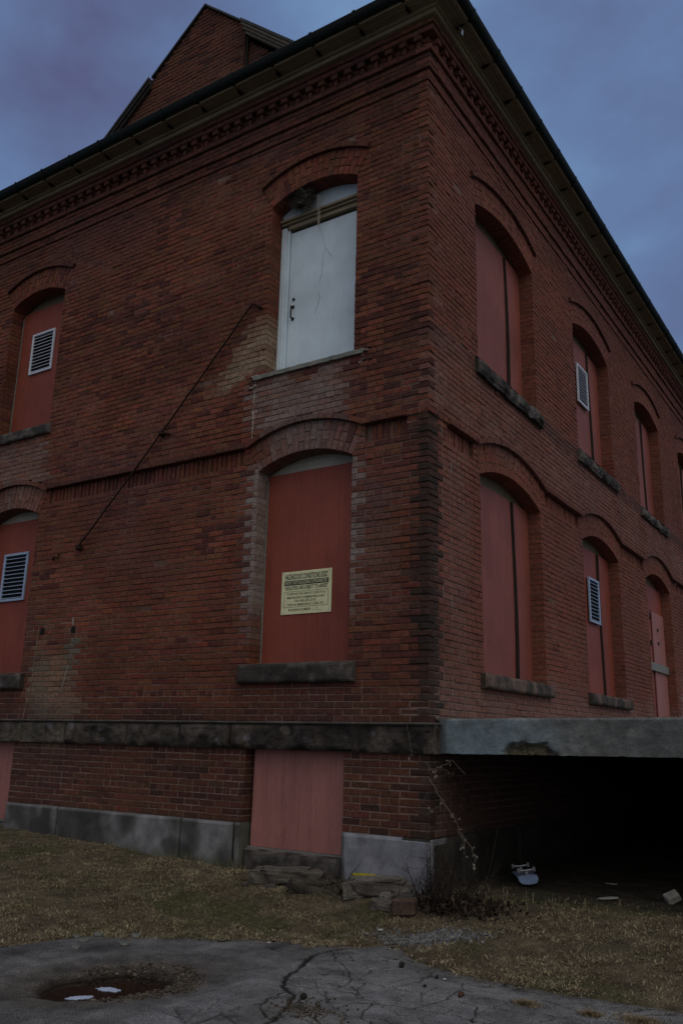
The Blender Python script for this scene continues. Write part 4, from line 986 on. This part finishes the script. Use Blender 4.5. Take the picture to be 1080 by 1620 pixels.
path([(0.03, -0.10, -1.3), (0.02, -0.1, -0.9), (-0.03, -0.1, -0.5), (0.05, -0.1, -0.3)], 0.004, (0.05, 0.04, 0.032)); path([(0.05, -0.1, -0.3), (0.15, -0.1, -0.45), (0.30, -0.08, -0.65), (0.37, -0.08, -0.83), (0.37, -0.08, -0.92)], 0.007, leaves=8)
path([(0.34, -0.08, -0.74), (0.44, -0.07, -0.86), (0.47, -0.07, -0.95), (0.46, -0.07, -1.02)], 0.005, leaves=7)
path([(0.05, -0.1, -0.3), (0.12, -0.1, -0.2), (0.2, -0.1, -0.22), (0.28, -0.1, -0.27)], 0.004, leaves=2, ls=.022); path([(0.12, -0.1, -0.2), (0.28, -0.1, -0.14), (0.40, -0.09, -0.25)], 0.004, leaves=2, ls=.022)
path([(0.0, -0.1, -0.16), (0.08, -0.1, -0.24), (0.12, -0.1, -0.28)], 0.004, leaves=3, ls=.03); path([(0.03, -0.1, -0.42), (-0.02, -0.1, -0.5), (0.06, -0.1, -0.58), (0.12, -0.1, -0.6)], 0.004, leaves=2, ls=.024)
path([(-0.2, -0.08, 0.18), (-0.17, -0.085, 0.06), (-0.14, -0.09, -0.08), (-0.16, -0.1, -0.14)], 0.0035, leaves=2, ls=.02); path([(-0.1, -0.1, -1.25), (-0.16, -0.08, -0.95), (-0.2, -0.08, -0.88), (-0.1, -0.06, -0.84)], 0.003)
path([(0.2, -0.1, -1.3), (0.25, -0.06, -1.0), (0.33, -0.06, -0.85)], 0.003); path([(0.5, -0.1, -1.3), (0.58, 0.0, -1.0), (0.63, 0.05, -0.7)], 0.003, (0.06, 0.05, 0.04))
g.build('stems', 'twig', VI); gl.build('leaves', 'twig', VI)

# ---------------------------------------------------------------- rubble and litter
def gz(x, y): return ground_h(x, y)
def stone(name, x, y, r, col, label, cat, grp=None, zoff=0.3, n=26, m=16, rough=0.42, sq=0.42):
    h = MB(); sd_ = R.uniform(0, 50); vs = []; rot = R.uniform(0, 6.28); z = gz(x, y)+r[2]*zoff
    for j in range(m+1):
        ph = pi*j/m
        for i in range(n):
            th = 2*pi*i/n; d = Vector((sin(ph)*cos(th), sin(ph)*sin(th), cos(ph)))
            d2 = Vector([math.copysign(abs(q)**sq, q) for q in d]); k = 0.9+0.9*rough*noise.fractal(Vector((d.x*r[0], d.y*r[1], d.z*r[2]))*9+Vector((sd_, 1, 2)), 0.8, 2, 5)
            vx, vy = d2.x*r[0]*k, d2.y*r[1]*k; vs.append((x+vx*cos(.3*rot)-vy*sin(.3*rot), y+vx*sin(.3*rot)+vy*cos(.3*rot), z+d2.z*r[2]*k))
    fs = [(j*n+i, (j+1)*n+i, (j+1)*n+(i+1) % n, j*n+(i+1) % n) for j in range(m) for i in range(n)]
    cs = [lerp(col, tuple(q*0.45 for q in col), sst(0, .5, nz(*v, 4))) for v in vs]
    h.add(vs, fs, cs); return tag(h.build(name, 'rock', origin=(x, y, gz(x, y))), label, cat, grp)
stone('foundation_slab', -1.44, -0.21, (0.33, 0.14, 0.075), (0.115, 0.10, 0.085), 'long flat ledge stone below the pink basement hatch', 'stone', None, 0.75)
stone('foundation_slab', -0.42, -0.19, (0.34, 0.12, 0.09), (0.15, 0.135, 0.12), 'pale broken ledge stone with yellow paint near the corner', 'stone', None, 0.5)
stone('rubble_stone', -0.98, -0.34, (0.30, 0.13, 0.075), (0.065, 0.055, 0.042), 'dark low rubble stone between the two ledge stones', 'stone', None, 0.4)
stone('rubble_stone', -0.05, -0.30, (0.09, 0.08, 0.06), (0.075, 0.068, 0.066), 'dark grey lump of rubble beside the corner shrub', 'stone', None, 0.8)
stone('rubble_stone', -0.22, -0.44, (0.13, 0.09, 0.05), (0.12, 0.10, 0.085), 'tan crumbled rubble left of the reddish block', 'stone', None, 0.5)
for k in range(16):
    x_ = R.uniform(-1.75, .12); y_ = R.uniform(-.52, -.14); q = R.uniform(.03, .075)
    stone('rubble_stone', x_, y_, (q*R.uniform(1, 1.8), q*R.uniform(.7, 1.1), q*R.uniform(.45, .8)), lerp((0.06, 0.052, 0.045), (0.19, 0.17, 0.15), R.random()), 'small broken stone in the rubble along the foot of the granite', 'stone', 'broken stones along the foot of the granite', .35, 14, 9, .8, .55)
h = MB(); cx, cy = 0.02, -0.50; h.box((-.10, -.07, -.07), (.10, .07, .07), (0.085, 0.055, 0.042), ch=.02)
h.v = [(cx+x_*cos(.25)-y_*sin(.25), cy+x_*sin(.25)+y_*cos(.25), gz(cx, cy)+.06+z_+.08*x_+0.008*nz(x_, y_, z_, 9)) for x_, y_, z_ in h.v]
tag(h.build('masonry_block', 'rock', origin=(cx, cy, gz(cx, cy))), 'squared reddish brown masonry block lying by the corner shrub', 'block')
h = MB(); yp = (-0.63, -0.06, -1.262); vs = []
for k in range(14):
    a0 = 2*pi*k/14; rr = R.uniform(.75, 1.1); vs.append((-0.62+.15*rr*cos(a0), -0.075+.02*rr*sin(a0), -1.185+.03*rr*sin(a0)))
h.add(vs+[(x_, y_+.02, z_-.02) for x_, y_, z_ in vs], [tuple(range(14))]+[(i, (i+1) % 14, 14+(i+1) % 14, 14+i) for i in range(14)], (0.36, 0.31, 0.03))
tag(h.build('painted_chip', 'rock', origin=(-0.6, -.085, -1.26)), 'yellow painted flake at the base of the grey granite', 'chip')
# roots and twig tangle under the hatch sill
h = MB()
for k in range(90):
    p = (R.gauss(-0.78, .10), R.uniform(-.42, -.12), -1.34+R.uniform(0, .1)); stem(h, p, (R.uniform(-1, 1), R.uniform(-.8, .2), R.uniform(-.5, .9)), R.uniform(.08, .26), R.uniform(.003, .007), lerp((0.03, 0.024, 0.018), (0.15, 0.12, 0.09), R.random()**2), .4, 6)
tag(h.build('root_tangle', 'twig', origin=(-.78, -.25, -1.36)), 'tangle of dead roots between the ledge stones', 'roots')
# gravel patch: uncountable
h = MB()
for k in range(1000):
    x, y = R.gauss(0.40, .20), R.gauss(-0.82, .07); y += 0.25*(x-.42); r_ = R.uniform(.005, .016)
    pebble(h, (x, y, gz(x, y)+r_*.4), (r_, r_*R.uniform(.7, 1.2), r_*.7), lerp((0.09, 0.088, 0.085), (0.23, 0.23, 0.23), R.random()), 5, 3)
tag(h.build('gravel', 'rock'), kind='stuff')
# pebbles and grit round the pothole rim and crack
h = MB()
for k in range(1700):
    if k < 1300:
        a0 = R.uniform(0, 2*pi); f = abs(R.gauss(0, .28)); x, y = PUD[0]+.13+(.40+.1*f)*cos(a0)*R.uniform(.55, 1.1), PUD[1]+.13+(.40+.1*f)*sin(a0)*R.uniform(.55, 1.1)
    else: x, y = R.gauss(.62, .12), R.gauss(-2.78, .09)
    r_ = R.choice([.003, .004, .006, .009, .014 if k < 1300 else .008]); pebble(h, (x, y, asp_h(x, y)+r_*.4), (r_, r_*R.uniform(.7, 1.3), r_*.65), lerp((0.05, 0.038, 0.028), (0.16, 0.13, 0.10), R.random()**1.5), 5, 3)
tag(h.build('grit', 'rock'), kind='stuff')
CL = [((0.59, -1.57), .026, 'dark clod of earth on the cracked asphalt, nearest the grass tip'), ((0.50, -2.61), .026, 'dark lozenge shaped clod beside the wide asphalt crack'), ((0.96, -1.93), .013, 'smallest dark clod on the cracked asphalt, right of centre'), ((1.24, -1.98), .022, 'rust brown clod on asphalt by the right grass edge'), ((0.92, -1.68), .014, 'dark crumb by the ragged grass edge beside a pale leaf')]
for (p, r_, lb) in CL: 
    o = stone('clod', p[0], p[1], (r_*1.3, r_*.8, r_*.75), (0.022, 0.018, 0.016) if 'rust' not in lb else (0.08, 0.04, 0.025), lb, 'clod', 'clods on the asphalt', .5, 11, 8, .6, .85); o.location.z = ASP_Z+.004
def flat(name, x, y, z, r, col, mat, label, cat, grp=None, n=12, th=0.006, asp=(1, 1), tilt=0.0, rot=0.0):
    h = MB(); q = []
    for k in range(n):
        a0 = 2*pi*k/n; rr = r*R.uniform(.68, 1.15); dx, dy = rr*asp[0]*cos(a0), rr*asp[1]*sin(a0); q.append((x+dx*cos(rot)-dy*sin(rot), y+dx*sin(rot)+dy*cos(rot), z+th+tilt*dx))
    h.add(q+[(a_, b2, c_-th) for a_, b2, c_ in q], [tuple(range(n))]+[(i, n+i, n+(i+1) % n, (i+1) % n) for i in range(n)], col)
    return tag(h.build(name, mat, origin=(x, y, z)), label, cat, grp)
flat('flat_patch', -0.735, -3.25, ASP_Z-.061, .075, (1, 1, 1), 'sheet', 'pale bluish ice patch in the puddle, nearer the camera', 'sheet', 'ice patches in the puddle', 40, .002, (1.1, .55), rot=1.0)  # thin pale bluish pieces lying on the water
flat('flat_patch', -0.735, -3.02, ASP_Z-.061, .075, (1, 1, 1), 'sheet', 'pale bluish ice patch in the puddle, beside the stony rim', 'sheet', 'ice patches in the puddle', 40, .002, (1.15, .6), rot=.2)
flat('leaf_scrap', 0.98, -1.69, ASP_Z+.004, .013, (1, 1, 1), 'paper', 'tiny pale scrap on the asphalt beside the ragged grass edge', 'litter')
flat('leaf_scrap', -0.56, -1.58, ASP_Z+.004, .016, (1, 1, 1), 'paper', 'small pale scrap at the asphalt edge below the pink hatch', 'litter')
flat('leaf_scrap', -0.0, -0.86, gz(0, -.86)+.02, .024, (1, 1, 1), 'paper', 'small white scrap in the grass beside the gravel patch', 'litter')
for i, (x, y) in enumerate(((-1.82, -2.35), (-1.68, -2.42), (-1.75, -2.2), (-1.5, -2.05), (-1.55, -2.6), (-1.35, -2.3))):
    flat('stone_flake', x, y, ASP_Z+.003, R.uniform(.025, .05), (0.17, 0.18, 0.16), 'rock', 'grey flake of stone lying on the dark asphalt left of the pothole', 'stone', 'flakes on the dark asphalt', 9, .012, (1.3, .8), rot=R.uniform(0, 3))
flat('paper_scrap', 1.37, 0.72, gz(1.37, .72)+.02, .09, (1, 1, 1), 'paper', 'flat white paper scrap lying on bare ground under the dock', 'litter', None, 8, .004, (1.1, .6), .1, .5)
flat('paper_scrap', 1.12, 1.65, gz(1.12, 1.65)+.01, .05, (1, 1, 1), 'paper', 'faint small paper scrap farthest back under the dock', 'litter', None, 8, .004, (1.3, .5))
# crumpled carton
h = MB(); h.box((-.06, -.04, -.035), (.06, .04, .035), ch=.005); E_ = Euler((.5, -.45, .6)).to_matrix()
h.v = [tuple(E_ @ Vector((x_+.01*nz(x_, y_, z_, 12), y_+.012*nz(y_, z_, x_, 11), z_)) + Vector((1.83, .98, gz(1.83, .98)+.055))) for x_, y_, z_ in h.v]
CT = empty('carton', (1.83, .98, gz(1.83, .98))); tag(CT, 'small dented off white carton tipped over on the ground under the dock', 'carton')
h.build('box_body', 'carton', CT)
h = MB(); h.box((-.014, -.0412, -.034), (-.008, .0412, .0362)); h.v = [tuple(E_ @ Vector(v) + Vector((1.83, .98, gz(1.83, .98)+.055))) for v in h.v]; h.build('seam_strip', 'grey_wood', CT)
# skateboard lying upside down
KZ = gz(.36, 1.3); K = empty('skateboard', (.36, 1.3, KZ)); tag(K, 'pale blue skateboard lying upside down in the dark below the dock', 'skateboard')
KM = Matrix.Translation((.36, 1.3, KZ+.075)) @ Matrix.Rotation(radians(-60), 4, 'Z') @ Matrix.Rotation(radians(-1.5), 4, 'Y') @ Matrix.Rotation(radians(7), 4, 'X')
def kx(h): h.v = [tuple(KM @ (Vector(v)*.88)) for v in h.v]; return h
def deck(z0, th):
    h = MB(); us = linspace(-.39, .39, 27); Wd = .105
    def hw(u): 
        e_ = .39-abs(u); return Wd*sqrt(max(0.0, 1-((max(0, .105-e_))/.105)**2))+.002
    kick = lambda u: -0.075*sst(.22, .39, abs(u))
    for s_, fl in ((z0, False), (z0+th, True)):
        h.grid(us, linspace(-1, 1, 9), lambda u, t: (u, t*hw(u), s_+kick(u)+.012*t*t*(1-sst(.2, .35, abs(u)))*-1), (1, 1, 1), flip=fl)
    for t in (-1, 1): h.grid(us, [0, 1], lambda u, q: (u, t*hw(u), z0+q*th+kick(u)-.012*(1-sst(.2, .35, abs(u)))), (1, 1, 1))
    return h
kx(deck(0.006, .006)).build('deck', 'deck_blue', K, smooth=True); kx(deck(0.0, .0055)).build('grip_tape', 'deck_dark', K, smooth=True)
for sx_ in (-.215, .215):
    h = MB(); h.box((sx_-.04, -.028, .012), (sx_+.04, .028, .018)); h.box((sx_-.018, -.02, .018), (sx_+.018, .02, .05), ch=.008); h.tube([(sx_, -.095, .06), (sx_, 0, .056), (sx_, .095, .06)], .009, 7)
    T = kx(h).build('truck', 'steel', K)
    for sy_ in (-.085, .085):
        h = MB(); h.tube([(sx_, sy_-.016, .06), (sx_, sy_-.012, .06), (sx_, sy_+.012, .06), (sx_, sy_+.016, .06)], [.02, .027, .027, .02], 14); kx(h).build('wheel', 'wheel', T)

# ---------------------------------------------------------------- grass: matted winter turf
def blades():
    h = MB(); V, Fc, Cc = h.v, h.f, h.c
    def tint(x, y):
        k = nz(x, y, 201, 0.9); g_ = nz(x, y, 205, 2.3)
        dead = lerp((0.29, 0.235, 0.14), (0.52, 0.43, 0.275), R.random())
        if R.random() < 0.2+0.5*sst(0.1, 0.4, nz(x, y, 211, 3)): dead = (0.15, 0.105, 0.07)
        grn = lerp((0.085, 0.095, 0.03), (0.15, 0.155, 0.055), R.random())
        f = sst(-0.05, 0.5, k+0.4*g_+(0.10 if -1.7 < x < -.1 else -0.08))
        c = lerp(dead, grn, 0.6*f)
        v_ = R.uniform(.45, 1.0); return tuple(q*v_ for q in c)
    def add(x, y, L_, flatn):
        a0 = R.uniform(0, 2*pi); lx, ly = cos(a0), sin(a0); z = max(ground_h(x, y), ASP_Z)-.004; w_ = R.uniform(.0012, .0028)
        px, py = -ly*w_, lx*w_; r1 = L_*flatn; h1 = L_*sqrt(max(.02, 1-flatn*flatn)); o = len(V); c = tint(x, y)
        V.extend([(x-px, y-py, z), (x+px, y+py, z), (x+lx*r1*.55+px*.8, y+ly*r1*.55+py*.8, z+h1*.75), (x+lx*r1*.55-px*.8, y+ly*r1*.55-py*.8, z+h1*.75), (x+lx*r1, y+ly*r1, z+h1*R.uniform(.6, 1.0))])
        Fc.append([o, o+1, o+2, o+3]); Fc.append([o+3, o+2, o+4]); h.m.extend([0, 0]); Cc.extend([tuple(q*.75 for q in c)]*2+[c]*3)
    n_ = 0
    while n_ < 170000:
        x = R.uniform(-7.2, 3.4); y = R.uniform(-5.2, 1.0)
        vis = 1.0 if x > -3.2 else 0.45
        if R.random() > vis: continue
        e_ = edge_y(x)+0.22*nz(x, y, 3, 3)-0.10+0.16*nz(x, y, 19, 10)
        if y < e_ or (x < 0.03 and y > -0.04): continue
        d = 1.0
        if y > 0.1: d *= sst(1.0, 0.15, y)*0.5
        if x > 0 and y > -.35: d *= 0.55
        d *= 0.22+0.78*sst(-.3, .15, nz(x, y, 301, 1.7)+.5*nz(x, y, 303, 6))
        d *= sst(-0.02, .10, y-e_)*0.75+0.25
        if hypot((x-.42)/.4, (y+.8-.25*(x-.42))/.16) < 1: d *= .12
        if hypot((x+.42)/.45, (y+.22)/.2) < 1 or hypot((x+1.42)/.5, (y+.2)/.17) < 1: d *= .25
        if R.random() > d: continue
        near = 1.0
        add(x, y, R.uniform(.014, .046)*(0.75+0.6*sst(-.3, .4, nz(x, y, 333, 4))), R.uniform(.80, .995)); n_ += 1
    for k in range(260):      # taller dead stalks by the wall and under the dock lip
        x, y = (R.uniform(.1, 1.6), R.uniform(-.5, .5)) if k < 160 else (R.uniform(-3, -.2), R.uniform(-.2, -.06)); add(x, y, R.uniform(.05, .13), R.uniform(.2, .8))
    return h
tag(blades().build('grass', 'grass'), kind='stuff')
# tufts standing on the asphalt at the right edge
def tuft(x, y, r_, label):
    h = MB()
    for k in range(int(900*r_/.12)):
        a0, q = R.uniform(0, 6.28), min(.95, abs(R.gauss(0, .4))); px, py = x+r_*q*cos(a0)*1.5, y+r_*q*sin(a0); d = R.uniform(0, 6.28); L_ = R.uniform(.02, .05)
        c = lerp((0.11, 0.075, 0.045), (0.24, 0.185, 0.11), R.random()); s_ = .0022
        h.add([(px-s_*sin(d), py+s_*cos(d), ASP_Z), (px+s_*sin(d), py-s_*cos(d), ASP_Z), (px+L_*cos(d), py+L_*sin(d), ASP_Z+R.uniform(.006, .028))], [(0, 1, 2)], c)
    tag(h.build('grass_tuft', 'grass', origin=(x, y, ASP_Z)), label, 'grass tuft', 'grass tufts on the asphalt')
tuft(1.62, -1.88, .08, 'small straw coloured grass tuft on the asphalt, leftmost of three'); tuft(2.0, -1.85, .07, 'greenish flattened grass tuft on the asphalt, between two others'); tuft(2.28, -1.80, .15, 'widest reddish straw grass tuft on the asphalt near the lawn')
